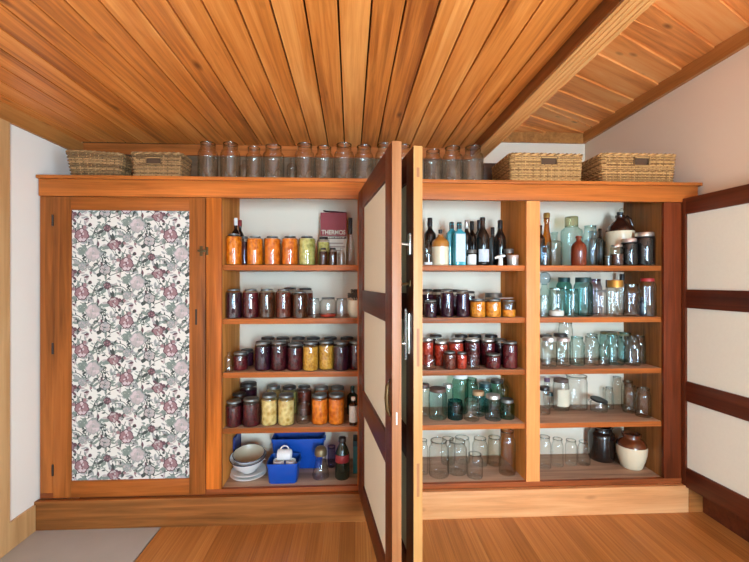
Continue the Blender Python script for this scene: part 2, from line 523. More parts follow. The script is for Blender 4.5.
cr = structure('ceiling_raised', bm, [W_DIAG]); cr.matrix_world = MSK
sbox('ceiling_raised_backing', BX0, XBR + 0.1, YF, YBR + 0.1, ZC2 + 0.021, ZC2 + 0.05, GROOVE)
sbox('ceiling_sun_block', XL - .1, XR + .15, YF - .12, YBR + .1, 3.205, 3.23, GROOVE)  # unseen sheet added to keep sun from leaking over the beam
# cover battens on two of the skew joints
def skew_batten(name, a, b, w=0.035):
    bm = bmesh.new()
    bm_tube(bm, [a, b], w * 0.5, 4)
    o = structure(name, bm, [W_DIAG])
def rp(px, py, z):
    v = (281 - py) / F; t = (z - EYE) / v
    u = (px - 374.5) / F
    return Vector(((math.sin(YAW) + u * math.cos(YAW)) * t, -DIST + (math.cos(YAW) - u * math.sin(YAW)) * t, z))
skew_batten('trim_1', rp(541, 104, ZC2 + 0.006), rp(597, 128, ZC2 + 0.006), 0.042)
skew_batten('trim_2', rp(633, 18, ZC2 + 0.005), rp(703, 49, ZC2 + 0.005), 0.026)
# beam closing the step between the two ceilings
bm = bmesh.new()
bm_box(bm, BX0, BX1, YF, YB + 0.02, 2.477, ZC2 + 0.02, 0, 0.003)
for xo in (0.02, 0.042, 0.064, 0.086):
    bm_box(bm, BX0 + xo - 0.0045, BX0 + xo + 0.0045, YF, YB + 0.02, 2.474, 2.4775, 0, 0)
structure('trim_3', bm, [W_BEAM])
sbox('trim_9', BX0 - 0.012, BX0 - 0.0005, YF, YB - 0.03, 2.478, ZC1 + 0.017, wood('brown beam side board', (84, 44, 20), (124, 70, 32), (146, 88, 44), 'Y', grain=26), 0.001)  # dark tone stands in for shade on the beam's side face
RZP = Matrix.Translation((.9, YB, 0)) @ Matrix.Rotation(math.radians(.75), 4, 'Z') @ Matrix.Translation((-.9, -YB, 0))
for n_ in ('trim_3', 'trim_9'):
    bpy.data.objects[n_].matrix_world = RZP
bpy.data.objects['ceiling'].matrix_world = Matrix.Translation((.9, YB, 0)) @ Matrix.Rotation(math.radians(.7), 4, 'Z') @ Matrix.Translation((-.9, -YB - .004, 0))
# cover strips along wall tops
sbox('trim_4', XL, XL + 0.018, YF, YB, 2.445, ZC1, W_TRIM, 0.002)
sbox('trim_5', XL + 0.02, BX0, YB - 0.022, YB, 2.462, ZC1, W_SHELF, 0.002)
sbox('trim_6', BX1, XBR, YBR - 0.025, YBR, ZC2 - 0.11, ZC2, W_TRIM, 0.002)
bm = bmesh.new()
wall_r(bm, [(XR - 0.03, YF), (XR - 0.03, 0.0), (XBR - 0.03, YBR)], ZC2 - 0.105, ZC2, 0.03)
structure('trim_7', bm, [W_TRIM])
sbox('baseboard_left', XL, XL + 0.016, -0.221, -0.037, 0.0, 0.16, W_POST, 0.002)
sbox('baseboard_right', XR - 0.018, XR, -0.9, -0.036, 0.0, 0.16, W_STAIN, 0.002)
sbox('trim_8', XL, XL + 0.018, -0.98, -0.222, 0.0, 2.445, W_POST, 0.003)     # door casing post

# ------------------------------------------------------------------ the cabinet
cab = thing('pantry_cabinet', 'wall-wide timber pantry cabinet with a floral door and three open shelf bays', 'cabinet', (0, 0, 0))
ZT, ZO, ZB = 2.2, 2.072, 0.212
SH = {1: 1.645, 2: 1.297, 3: 0.95, 4: 0.59, 5: ZB}
CX0, CX1 = -1.972, 2.254
P = cab
box('top_board', CX0 - 0.004, XR - 0.012, -0.03, YB - 0.004, 2.178, ZT, W_X, P, 0.004)
box('gap_shade_board', BX1 + 0.003, XR - 0.012, YB + 0.046, YB + 0.062, 2.2005, 2.455, wood('dark shade behind baskets', (52, 32, 18), (74, 47, 27), (96, 64, 40), 'X', grain=24), P)  # added board, dark to imitate the shaded gap behind the baskets
box('deck', BX1 + 0.003, XR - 0.012, YB + 0.045, YBR - 0.03, 2.17, ZT, W_SHELF, P)
box('fascia', CX0, 2.30, -0.012, 0.02, ZO, 2.178, W_X, P)
box('bottom_rail', CX0, CX1, 0.0, 0.022, 0.178, ZB, grade('dark red bottom rail', (142, 72, 36), 'X'), P)
box('plinth', XL + 0.003, 0.168, -0.035, 0.0, 0.0, 0.178, W_PL, P, 0.003)
box('plinth', 0.17, 2.215, -0.035, 0.0, 0.0, 0.178, W_PLINTH, P, 0.003)
box('plinth_return', 2.219, XR - 0.003, -0.033, -0.001, 0.0, 0.168, W_PL, P, 0.003)  # darker board colour carries the shade of the open door
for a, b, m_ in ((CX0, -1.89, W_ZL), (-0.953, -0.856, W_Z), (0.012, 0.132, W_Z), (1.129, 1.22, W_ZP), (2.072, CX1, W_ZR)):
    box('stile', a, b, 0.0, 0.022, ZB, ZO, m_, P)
for a, b in ((CX0, CX0 + 0.02), (-0.878, -0.857), (0.06, 0.08), (1.129, 1.15), (2.073, 2.093), (CX1 - 0.02, CX1)):
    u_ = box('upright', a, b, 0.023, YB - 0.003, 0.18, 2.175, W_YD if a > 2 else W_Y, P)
    if a == 1.129:                                # this one runs slightly out of square
        for v_ in u_.data.vertices:
            if v_.co.y > .2: v_.co.x -= .024
for x0, x1 in ((-0.8565, 0.0595), (0.0805, 1.1285), (1.1265, 2.0725)):
    for s_ in (1, 2, 3, 4):
        shelf(x0, x1, SH[s_], 0.035)
    shelf(x0, x1, ZB, 0.03)

# ---- floral door
def door_frame(name, parent, x0, x1, y0, y1, z0, z1, sl, sr, rails, mats, edge=None):
    """rails: list of (z0, z1). Stiles at both ends; one mesh of joined boards. mats = (stile, rail, edge)."""
    bm = bmesh.new()
    bm_box(bm, x0, x0 + sl, y0, y1, z0, z1, 0, 0.0025)
    bm_box(bm, x1 - sr, x1, y0, y1, z0, z1, 0, 0.0025)
    for a, b in rails:
        bm_box(bm, x0 + sl + 0.0004, x1 - sr - 0.0004, y0, y1, a, b, 1, 0.002)
    bmesh.ops.recalc_face_normals(bm, faces=bm.faces)
    if edge is not None:
        for f_ in bm.faces:
            if f_.normal.x > 0.9 and f_.calc_center_median().x > x1 - 0.002:
                f_.material_index = 2
    return link(name, bm_end(bm, name), parent, mats, None, 40)

d4 = door_frame('door', cab, -1.887, -0.955, -0.008, 0.018, 0.186, 2.069, 0.106, 0.1, [(0.186, 0.287), (1.986, 2.069)], [W_ZL, W_XL])
FX0, FX1, FZ0, FZ1 = -1.781, -1.055, 0.287, 1.986

def floral(parent):
    cols = [('floral cream ground', (214, 206, 193)), ('floral rose', (146, 108, 108)), ('floral mauve', (176, 160, 153)), ('floral grey', (150, 147, 142)),
            ('floral sage', (120, 128, 116)), ('floral dark leaf', (66, 70, 65)), ('floral maroon', (98, 66, 70)), ('floral pale pink', (196, 174, 169))]
    mats = [plain(n, c, 0.85, var=0.05, scale=160) for n, c in cols]
    bm = bmesh.new()
    bm_box(bm, FX0, FX1, 0.004, 0.012, FZ0, FZ1, 0)
    rr = random.Random(11)
    CW, CH = 0.545, 0.1815
    layer = {'stem': 1, 'leaf': 2, 'petal0': 4, 'petal': 5, 'petal2': 7, 'core': 8, 'bud': 3}
    shapes = []                                   # (layer, material, points) in one cell
    def disc(cx, cy, r, n, mi, ly, wob=0.0, ph=0.0):
        shapes.append((ly, mi, [(cx + r * (1 + wob * math.cos(3 * a + ph)) * math.cos(a), cy + r * (1 + wob * math.cos(3 * a + ph)) * math.sin(a)) for a in [2 * PI * i / n for i in range(n)]]))
    def leaf(cx, cy, l, a, mi, ly=2, fat=0.42):
        pts = []
        for t, wd in ((0, 0), (0.2, .75), (0.45, 1), (0.75, .62), (1, 0), (0.75, -.62), (0.45, -1), (0.2, -.75)):
            u, v = t * l, wd * l * fat * 0.5
            pts.append((cx + u * math.cos(a) - v * math.sin(a), cy + u * math.sin(a) + v * math.cos(a)))
        shapes.append((ly, mi, pts))
    def stem(x0, y0, a, l, bend, mi):
        px, py = x0, y0; n = 6
        for i in range(n):
            qx, qy = px + l / n * math.cos(a), py + l / n * math.sin(a)
            nx, ny = -math.sin(a) * 0.0022, math.cos(a) * 0.0022
            shapes.append((1, mi, [(px + nx, py + ny), (px - nx, py - ny), (qx - nx, qy - ny), (qx + nx, qy + ny)]))
            if i in (2, 4):
                leaf(qx, qy, rr.uniform(.016, .028), a + rr.choice((-1, 1)) * 0.9, rr.choice((4, 5, 5)))
            px, py = qx, qy; a += bend / n
        return px, py
    def rose(cx, cy, r, outer, inner, dark):
        n = rr.choice((6, 7)); ph = rr.uniform(0, 6)
        for i in range(n):
            a = ph + 2 * PI * i / n
            disc(cx + r * .58 * math.cos(a), cy + r * .58 * math.sin(a), r * .50, 9, dark, 4, .1, a)
        for i in range(n):
            a = ph + 2 * PI * i / n
            disc(cx + r * .56 * math.cos(a), cy + r * .56 * math.sin(a), r * .37, 9, outer if i % 3 else inner, 5 + 0.2 * (i % 3), .14, a)
        for i in range(5):
            a = ph + 1 + 2 * PI * i / 5
            disc(cx + r * .24 * math.cos(a), cy + r * .24 * math.sin(a), r * .24, 8, inner if i % 2 else outer, 6.5 + .1 * i, .12, a)
        for i in range(4):
            leaf(cx + r * rr.uniform(-.3, .2), cy + r * rr.uniform(-.3, .3), r * .5, rr.uniform(0, 6), dark, 7.3, .22)
        disc(cx, cy, r * .13, 7, dark, 8)
    for (cx, cy, r, o_, i_, d_) in ((0.06, 0.09, .043, 1, 7, 6), (0.40, 0.155, .046, 2, 7, 3), (0.475, 0.055, .036, 2, 3, 5),
                                    (0.255, 0.03, .032, 1, 2, 6), (0.215, 0.135, .024, 6, 1, 5), (0.335, 0.075, .026, 3, 2, 4)):
        rose(cx, cy, r, o_, i_, d_)
        for i in range(5):
            a = rr.uniform(0, 6.28)
            leaf(cx + r * .9 * math.cos(a), cy + r * .8 * math.sin(a), rr.uniform(.032, .055), a + rr.uniform(-.5, .5), rr.choice((4, 4, 5, 3)))
    for i in range(34):
        stem(rr.uniform(0, CW), rr.uniform(0, CH), rr.uniform(0, 6.28), rr.uniform(.06, .14), rr.uniform(-2.4, 2.4), rr.choice((5, 5, 4)))
    for i in range(105):
        leaf(rr.uniform(0, CW), rr.uniform(0, CH), rr.uniform(.022, .042), rr.uniform(0, 6.28), rr.choice((4, 5, 3, 4, 6, 2, 3)))
    for i in range(16):
        disc(rr.uniform(0, CW), rr.uniform(0, CH), rr.uniform(.007, .014), 8, rr.choice((6, 1, 2, 5)), 3)
    j = -2
    ix = 0
    for j in range(-2, 12):
        for i in range(-2, 3):
            ox = FX0 + i * CW + (j % 2) * CW / 2 + 0.0
            oz = FZ0 + j * CH
            for ly, mi, pts in shapes:
                q = [(ox + x_, oz + z_) for x_, z_ in pts]
                if max(p[0] for p in q) < FX0 or min(p[0] for p in q) > FX1 or max(p[1] for p in q) < FZ0 or min(p[1] for p in q) > FZ1:
                    continue
                q = [(min(max(x_, FX0), FX1), min(max(z_, FZ0), FZ1)) for x_, z_ in q]
                ix += 1
                y = 0.004 - 0.00016 * ly - 0.00001 * (ix % 13)
                try:
                    f_ = bm.faces.new([bm.verts.new((x_, y, z_)) for x_, z_ in q]); f_.material_index = mi
                except ValueError:
                    pass
    me = bpy.data.meshes.new('fabric_panel'); bm.to_mesh(me); bm.free()
    return link('fabric_panel', me, parent, mats)
floral(d4)
def hinge(parent, x, y, z, h=0.07, r=0.006):
    return tube('hinge', [(x, y, z - h / 2), (x, y, z + h / 2)], r, IRON, parent, 8)
for zz in (1.92, 1.12, 0.36):
    hinge(d4, -1.888, -0.010, zz)
# turn latch on the closed door
bm = bmesh.new()
lx, lz = at(203, 251, -0.01)[:2]
bm_box(bm, lx - 0.020, lx - 0.002, -0.014, -0.008, lz - 0.032, lz + 0.032, 0, 0.002); bm_box(bm, lx + 0.018, lx + 0.034, -0.014, -0.0125, lz - 0.026, lz + 0.026, 0, 0.0005)
bm_tube(bm, [(lx, -0.010, lz), (lx, -0.03, lz)], 0.008, 10)
bm_box(bm, lx - 0.026, lx + 0.03, -0.036, -0.028, lz - 0.007, lz + 0.007, 0, 0.003)
link('latch', bm_end(bm, 'latch'), d4, [BRASS], None, 40)
bm = bmesh.new()
lx, lz = at(196, 317, -0.01)[:2]
bm_box(bm, lx - 0.006, lx + 0.006, -0.0095, -0.007, lz - 0.05, lz + 0.05, 0, 0.002)
link('finger_slot', bm_end(bm, 'finger_slot'), d4, [IRON], None, 40)

# ---- the three open doors
DZ0 = 0.17
RAILS = [(DZ0, 0.30), (0.742, 0.875), (1.362, 1.485), (1.985, 2.093)]
def open_door(hx, hy, deg, W, sl, sr, edge_mat, top=2.093):
    rails = RAILS[:3] + [(1.985, top)]
    th = math.radians(deg - 90)
    d = door_frame('door', cab, 0, W, 0, 0.04, DZ0, top, sl, sr, rails, [W_STAINZ, W_STAIN, edge_mat], True)
    d.location = (hx, hy, 0); d.rotation_euler = (0, 0, th)
    for (a0, a1), (b0, b1) in zip(RAILS, RAILS[1:]):
        box('panel', sl + 0.001, W - sr - 0.001, 0.012, 0.026, a1 - 0.004, b0 + 0.004, CREAM_PLY, d, 0)
    for zz in (1.9, 1.15, 0.4):
        hinge(d, 0.0, 0.046, zz)
    return d
d1 = open_door(0.018, -0.004, 7.6, 0.98, 0.17, 0.135, W_EDGE1, 2.112)
d2 = open_door(0.121, -0.004, 7.6, 0.925, 0.12, 0.12, W_EDGE2, 2.112)
d3 = open_door(2.191, -0.004, 5.2, 0.94, 0.03, 0.12, W_EDGE1)
# finger pull on the near stile of the first door
bm = bmesh.new()
bm_tube(bm, [(0.955, -0.002, 0.985), (0.955, -0.014, 1.01), (0.955, -0.017, 1.06), (0.955, -0.014, 1.11), (0.955, -0.002, 1.135)], [.006, .009, .01, .009, .006], 8)
link('handle', bm_end(bm, 'handle'), d1, [BRASS], None, 50)
# mortice marks on door edges
bm = bmesh.new()
bm_box(bm, 0.9795, 0.9808, 0.017, 0.022, 0.955, 1.005)
link('mortice_slot', bm_end(bm, 'mortice_slot'), d1, [LABEL_W])
for za, zb in ((0.63, 0.77), (1.18, 1.34), (1.98, 2.02)):
    bm = bmesh.new()
    bm_box(bm, 0.9245, 0.9258, 0.014, 0.026, za, zb)
    link('tenon_mark', bm_end(bm, 'tenon_mark'), d2, [W_EDGE1])
# fittings between the doors: on the face of the second door
bm = bmesh.new()
x_, y_ = 0.865, 0.0
bm_box(bm, x_ - 0.02, x_ + 0.02, y_ - 0.006, y_, 1.655, 1.745, 0, 0.002)
bm_tube(bm, [(x_, y_ - 0.004, 1.70), (x_, y_ - 0.05, 1.705)], 0.007, 8)
bm_tube(bm, [(x_, y_ - 0.05, 1.665), (x_, y_ - 0.055, 1.745)], 0.006, 8)
link('catch', bm_end(bm, 'catch'), d2, [CHROME], None, 45)
bm = bmesh.new()
bm_box(bm, x_ - 0.02, x_ + 0.02, y_ - 0.005, y_, 1.515, 1.545, 0, 0.002)
bm_tube(bm, [(x_, y_ - 0.003, 1.53), (x_, y_ - 0.042, 1.528)], 0.006, 8)
bm_tube(bm, [(x_, y_ - 0.04, 1.515), (x_, y_ - 0.04, 1.54)], 0.007, 8)
link('bolt', bm_end(bm, 'bolt'), d2, [BRASS], None, 45)
bm = bmesh.new()
bm_box(bm, x_ - 0.012, x_ + 0.012, y_ - 0.008, y_, 1.225, 1.40, 0, 0.002)
bm_tube(bm, [(x_, y_ - 0.018, 1.20), (x_, y_ - 0.018, 1.42)], 0.007, 8)
bm_tube(bm, [(x_, y_ - 0.018, 1.27), (x_, y_ - 0.034, 1.27)], 0.006, 8)
link('bolt', bm_end(bm, 'bolt'), d2, [CHROME], None, 45)

# ------------------------------------------------------------------ things on the shelves
BAY = {'a': 'beside the floral door', 'b': 'in the middle bay', 'c': 'in the end bay'}
SHN = {1: 'top shelf', 2: 'second shelf', 3: 'third shelf', 4: 'fourth shelf', 5: 'bottom shelf'}
PLACED = []
BAYX = {'a': (-.8565, .0595), 'b': (.0805, 1.1045), 'c': (1.1265, 2.0725)}
GAP = {}

def place(loc, cx, w, top, row):
    """loc like 'a3' or 't' (on the cabinet): X, Y, Z, radius and height from where the thing stands and how large it is."""
    z = ZT if loc == 't' else SH[int(loc[1])]
    Y = row
    if row > 10:                                  # the pixel row of the near edge of its foot
        t = (EYE - z) * F / (row - 281)
        u = (cx - 374.5) / F
        Y = -DIST + (math.cos(YAW) - u * math.sin(YAW)) * t
        Y += w / 2 * t / F
    for _ in range(2):
        X, Z, t = at(cx, top, Y)
        r = w / 2 * t / F
        lo = 0.03 + r if loc != 't' else 0.0 + r
        hi = YB - 0.006 - r if loc != 't' else YB - 0.03 - r
        Y = min(max(Y, lo), hi)
    X, Z, t = at(cx, top, Y)
    h = Z - z
    if loc != 't':
        a, b = BAYX[loc[0]]
        X = min(max(X, a + r + .003), b - r - .003)
        h = min(h, (SH[int(loc[1]) - 1] - .035 if loc[1] != '1' else 2.17) - z - .006)
    return X, Y, z + 0.0006, r, h

def lbl(desc, loc):
    if loc == 't':
        return desc + ', on top of the cabinet'
    return '%s, %s %s' % (desc, SHN[int(loc[1])], BAY[loc[0]])

def put(name, cat, desc, loc, cx, w, top, row, group=None):
    X, Y, Z, r, h = place(loc, cx, w, top, row)
    t = thing(name, lbl(desc, loc), cat, (X, Y, Z), group)
    clear = 1.2 if name == 'storage_jar' else 1.13 if 'square' in desc and cat == 'bottle' else 1.0
    t['_x0'] = X; t['_y0'] = Y
    PLACED.append((t, r * clear + .0015, loc))
    return t, r, h

BODY = [(0, .012), (.55, .012), (.88, 0), (.97, .012), (1, .045), (1, .80), (.965, .85), (.86, .885), (.84, .90)]
def preserve(desc, loc, cx, w, top, row, content, lid=LID_GREY, lid_r=.90, lid_h=.07, fill=.86, glass_=G_CLEAR, group=None):
    """Filled preserving jar: glass body, contents, domed lid with a ring."""
    t, r, h = put('preserving_jar', 'jar', desc, loc, cx, w, top, row, group)
    hb = 1 - lid_h
    prof = [(a, b * hb / .9) for a, b in BODY]
    prof[-2] = (max(lid_r - .03, .6), prof[-2][1]); prof[-1] = (max(lid_r - .05, .6), hb)
    turned('glass_body', sc_prof(prof, r, h), glass_, t)
    f = fill * hb
    turned('contents', sc_prof([(0, .02), (.9, .02), (.955, .05), (.955, min(f, .78)), (.93 if f > .8 else .955, f), (0, f)], r, h), content, t)
    turned('lid', sc_prof([(lid_r - .03, hb - .012), (lid_r, hb - .012), (lid_r, hb + lid_h * .62), (lid_r - .04, hb + lid_h * .8), (lid_r * .7, 1.0), (0, .995)], r, h), lid, t)
    return t

OPEN = [(0, .03), (.6, .025), (.86, 0), (.96, .008), (1, .04), (1, .70), (.985, .76), (.90, .82), (.79, .855), (.77, .87), (.77, .885), (.815, .89), (.815, .91), (.77, .915), (.77, .935), (.81, .94), (.81, .955), (.77, .96),
        (.77, .985), (.785, 1.0), (.72, 1.0), (.71, .93)]
WIDE = [(0, .03), (.6, .025), (.88, 0), (.97, .008), (1, .04), (1, .80), (.97, .85), (.90, .88), (.88, .90), (.92, .905), (.92, .93), (.88, .935), (.88, .985), (.89, 1.0), (.83, 1.0), (.82, .93)]
TUMBLER = [(0, .04), (.6, .03), (.85, 0), (.9, .01), (.95, .2), (1, .97), (1, 1.0), (.94, 1.0), (.93, .9)]
def openjar(desc, loc, cx, w, top, row, glass_=G_CLEAR, prof=OPEN, content=None, fill=.2, group=None, name='glass_jar', cat='jar', sq=0):
    t, r, h = put(name, cat, desc, loc, cx, w, top, row, group)
    turned('glass_body', sc_prof(prof, r, h), glass_, t, 28, sq)
    rr = max(a for a, b in prof[-6:]) if prof is not TUMBLER else 1.0
    if prof is not TUMBLER:
        turned('rim', sc_prof([(rr - .06, .985), (rr, .98), (rr + .02, .99), (rr, 1.003), (rr - .06, 1.003), (rr - .06, .985)], r, h), G_RIM if glass_ in (G_CLEAR, G_OLD) else glass_, t)
    if content:
        turned('contents', sc_prof([(0, .035), (.85, .035), (.94, .06), (.95, fill), (.4, fill + .03), (0, fill + .04)], r, h), content, t)
    return t

def lidjar(desc, loc, cx, w, top, row, lid, glass_=G_CLEAR, lid_h=.10, lid_r=.88, content=None, fill=.7, label=None, group=None, ccol=None):
    """Glass jar with a separate screw lid."""
    t, r, h = put('lidded_jar', 'jar', desc, loc, cx, w, top, row, group)
    hb = 1 - lid_h
    prof = [(0, .03), (.6, .025), (.86, 0), (.96, .008), (1, .04), (1, .80 * hb + .04), (.97, .87 * hb + .03), (lid_r - .02, hb - .01), (lid_r - .05, hb + .02)]
    turned('glass_body', sc_prof(prof, r, h), glass_, t)
    n = 0.012
    turned('lid', sc_prof([(lid_r - .04, hb), (lid_r, hb), (lid_r + n, hb + .01), (lid_r, hb + .022), (lid_r, 1 - .02), (lid_r - .04, 1), (0, 1.0)], r, h), lid, t)
    if content:
        turned('contents', sc_prof([(0, .035), (.85, .035), (.95, .06), (.95, fill), (0, fill)], r, h), content, t)
    if label:
        turned('paper_label', sc_prof([(1.01, .15), (1.012, .16), (1.012, .68), (1.01, .69)], r, h), label, t, 14, 0, (-PI / 2 - .9, -PI / 2 + .9))
    return t

WINE = [(0, .02), (.7, 0), (.95, .003), (1, .02), (1, .56), (.93, .63), (.68, .70), (.45, .76), (.37, .81), (.345, .94), (.40, .945), (.40, .975), (.35, .98), (.34, .99), (0, .99)]
BORD = [(0, .02), (.7, 0), (.95, .003), (1, .02), (1, .62), (.95, .67), (.7, .72), (.42, .76), (.36, .79), (.345, .94), (.40, .945), (.40, .975), (.35, .98), (.34, .99), (0, .99)]
SPIRIT = [(0, .02), (.8, 0), (.97, .006), (1, .03), (1, .68), (.94, .74), (.6, .79), (.36, .82), (.33, .86), (.33, .93), (.4, .935), (.4, .955), (.33, .96), (.33, .985), (0, .985)]
def bottle(desc, loc, cx, w, top, row, mat, prof=BORD, cap=None, cap_from=.86, cap_r=.42, label=None, lab=(.14, .46), sq=0, lwid=1.0, group=None, name='bottle'):
    t, r, h = put(name, 'bottle', desc, loc, cx, w, top, row, group)
    turned('glass_body', sc_prof(prof, r, h), mat, t, 28, sq)
    if cap:
        turned('cap', sc_prof([(cap_r * .9, cap_from), (cap_r, cap_from + .004), (cap_r, .985), (cap_r * .85, 1.0), (0, 1.0)], r, h), cap, t, 16)
    if label:
        if sq:
            bm = bmesh.new(); bm_box(bm, -r * .8 * lwid, r * .8 * lwid, -r * 1.012, -r * .99, lab[0] * h, lab[1] * h, 0, 0.0)
            link('paper_label', bm_end(bm, 'paper_label'), t, [label])
        else:
            turned('paper_label', sc_prof([(1.0, lab[0] - .003), (1.012, lab[0]), (1.012, lab[1]), (1.0, lab[1] + .003)], r, h), label, t, 14, 0, (-PI / 2 - lwid, -PI / 2 + lwid))
    return t

# ======== top of the cabinet: big empty jars
BIGJ = [(0, .03), (.6, .025), (.88, 0), (.97, .008), (1, .04), (1, .68), (.985, .73), (.90, .79), (.74, .83), (.71, .85), (.71, .87), (.75, .875), (.75, .895), (.71, .90), (.71, .925), (.75, .93), (.75, .945), (.71, .95), (.71, .985), (.73, 1.0), (.66, 1.0), (.65, .93)]
for cx, w, top, d in ((208, 19, 143.5, 'tall empty glass jar next to the second small basket'), (230.5, 19, 144, 'tall empty glass jar, second along from the small baskets'),
                      (254, 16, 148, 'shorter narrow empty glass jar before the broad one'), (273.5, 21, 146.5, 'broad empty glass jar with stepped shoulder'),
                      (305, 19.5, 145, 'tall empty glass jar behind the small dark bottle gap'), (325, 18.5, 147.5, 'empty glass jar between two taller ones, mid row'),
                      (344, 20, 144.5, 'tall empty glass jar above the box on the top shelf'), (363, 19, 147, 'empty glass jar just before the open door'),
                      (384.5, 18.5, 145, 'empty glass jar mostly hidden behind the open door'), (404, 17, 146, 'empty glass jar seen between the two open doors'),
                      (433, 18, 151, 'shortest empty glass jar just past the second open door'), (452.5, 20, 148, 'broad empty glass jar between two, past the open doors'),
                      (473, 20.5, 147.5, 'empty glass jar at the end beside the beam')):
    openjar(d, 't', cx, w, top, 0.10, G_OLD, BIGJ, group='big empty jars on the cabinet')
for cx, w, top, d in ((244, 10, 160, 'small bottle behind the tall jars near the baskets'), (292, 10, 158, 'small bottle in the gap behind the broad jar'), (376, 10, 159, 'small bottle behind the jar by the open door')):
    bottle(d, 't', cx, w, top, 0.25, G_OLD, SPIRIT, group='small bottles behind the big jars')

# ======== bay a
for cx, c, d in ((232, C_ORANGE, 'taller orange preserve at the stile end'), (255, C_ORANGE, 'orange preserve, second in its row'), (272.5, C_APRI, 'orange preserve, third in its row'), (290, C_APRI, 'orange preserve next to pale pickles')):
    preserve('jar of ' + d, 'a1', cx, 15.8, 234 if cx == 232 else 236.3, .085, c, LID_GREY, .70, .035, .93)
preserve('jar of pale green pickles after the orange ones', 'a1', 307, 16.5, 236.3, .10, C_GREENY, LID_GREY, .70, .035, .93)
preserve('half hidden jar of olive pickles behind dark jars', 'a1', 323.5, 12, 237, .18, C_GREENY, LID_DARK, .74, .06)
preserve('slim jar glimpsed between the first two orange preserves', 'a1', 243.5, 10, 237, .28, C_RBROWN, LID_GREY, .72, .05)
bottle('wine bottle with pale neck label behind orange jar', 'a1', 233.5, 8.5, 218, .20, D_WINE, BORD, LABEL_W, .84, .44)
bottle('red topped wine bottle behind orange jar', 'a1', 239, 8, 219.5, .28, D_WINE, BORD, LABEL_RED, .86, .44)
preserve('small square jar of dark brown sauce, left of pair', 'a1', 323.3, 8, 248, .075, C_BROWN, LID_DARK, .7, .08)
preserve('small square jar of dark brown sauce, beside the box', 'a1', 332.8, 8.5, 248, .075, C_BROWN, LID_DARK, .7, .08)
bottle('tiny clear bottle before the red and cream box', 'a1', 341.5, 6.5, 248, .08, G_OLD, SPIRIT)
bottle('tall clear bottle with long black neck by the stile', 'a1', 350.3, 8.5, 218, .16, G_OLD, [(0, .02), (.9, 0), (1, .02), (1, .36), (.85, .5), (.55, .64), (.48, .7), (.46, .97), (.5, .975), (.5, .99), (0, .99)], LID_BLACK, .66, .52)
# red and cream printed carton
x0, z1, _ = at(320.5, 212.5, .30); x1 = at(346.5, 212, .30)[0]
t = thing('carton', lbl('red and cream printed carton with open top flap', 'a1'), 'box', ((x0 + x1) / 2, .335, SH[1] + .0006))
hw, hh = (x1 - x0) / 2, z1 - SH[1]
carton_x, carton_w = (x0 + x1) / 2, hw + .002
RED_C = plain('red carton print', (142, 44, 46), 0.6); CRM_C = plain('cream carton print', (214, 200, 178), 0.7, var=.1, scale=40)
zs = hh * .565
bm = bmesh.new(); bm_box(bm, -hw, hw, -.035, .035, 0, zs, 0, .001); link('carton_base', bm_end(bm, 'carton_base'), t, [CRM_C])
bm = bmesh.new(); bm_box(bm, -hw, hw, -.035, .035, zs, hh, 0, .001); link('carton_top', bm_end(bm, 'carton_top'), t, [RED_C])
bm = bmesh.new()
v = [bm.verts.new(p) for p in ((-hw * .8, .034, hh + .017), (hw, .034, hh + .002), (hw, -.035, hh + .001), (-hw * .8, -.03, hh + .014), (-hw * .8, .034, hh + .02), (hw, .034, hh + .005), (hw, -.035, hh + .004), (-hw * .8, -.03, hh + .017))]
for q in ((0, 1, 2, 3), (7, 6, 5, 4), (0, 4, 5, 1), (1, 5, 6, 2), (2, 6, 7, 3), (3, 7, 4, 0)):
    bm.faces.new([v[i] for i in q])
link('flap', bm_end(bm, 'flap'), t, [plain('dark red carton flap', (92, 30, 32), .6)])
def text(body, parent, width, loc, mat, name='lettering', bold=0.0):
    cu = bpy.data.curves.new(name, 'FONT'); cu.body = body; cu.align_x = 'CENTER'; cu.size = 0.05; cu.extrude = 0.0006; cu.offset = bold
    o = bpy.data.objects.new(name, cu); COL.objects.link(o)
    o.parent = parent
    cu.materials.append(mat)
    bpy.context.view_layer.update()
    dg = bpy.context.evaluated_depsgraph_get()
    me = bpy.data.meshes.new_from_object(o.evaluated_get(dg)); wdt = o.dimensions.x
    bpy.data.objects.remove(o); bpy.data.curves.remove(cu)
    o = bpy.data.objects.new(name, me); COL.objects.link(o); o.parent = parent
    if not me.materials: me.materials.append(mat)
    s = width / max(wdt, 1e-4)
    o.scale = (s, s * 1.15, 1); o.rotation_euler = (PI / 2, 0, 0); o.location = loc
    return o
text('THERMOS', t, hw * 1.86, (0, -.0358, zs + .012), LABEL_CREAM, bold=0.0012)
bm = bmesh.new(); bm_box(bm, -hw * .98, hw * .98, -.0362, -.035, zs - .021, zs - .003); link('print_band', bm_end(bm, 'print_band'), t, [plain('dark print', (70, 44, 42), .7)])
bm = bmesh.new()
for k in range(9):
    bm_box(bm, hw * (-.84 + .19 * k), hw * (-.84 + .19 * k + (.13, .09, .15)[k % 3]), -.0368, -.0362, zs - .0155, zs - .0085)
link('print_line', bm_end(bm, 'print_line'), t, [LABEL_CREAM])
for k in range(5):
    bm = bmesh.new(); w_ = hw * (.75, .9, .6, .8, .5)[k]
    bm_box(bm, -w_, w_, -.0356, -.035, zs * (.75 - .12 * k), zs * (.78 - .12 * k)); link('print_line', bm_end(bm, 'print_line'), t, [plain('faded print', (150, 122, 112), .8)])

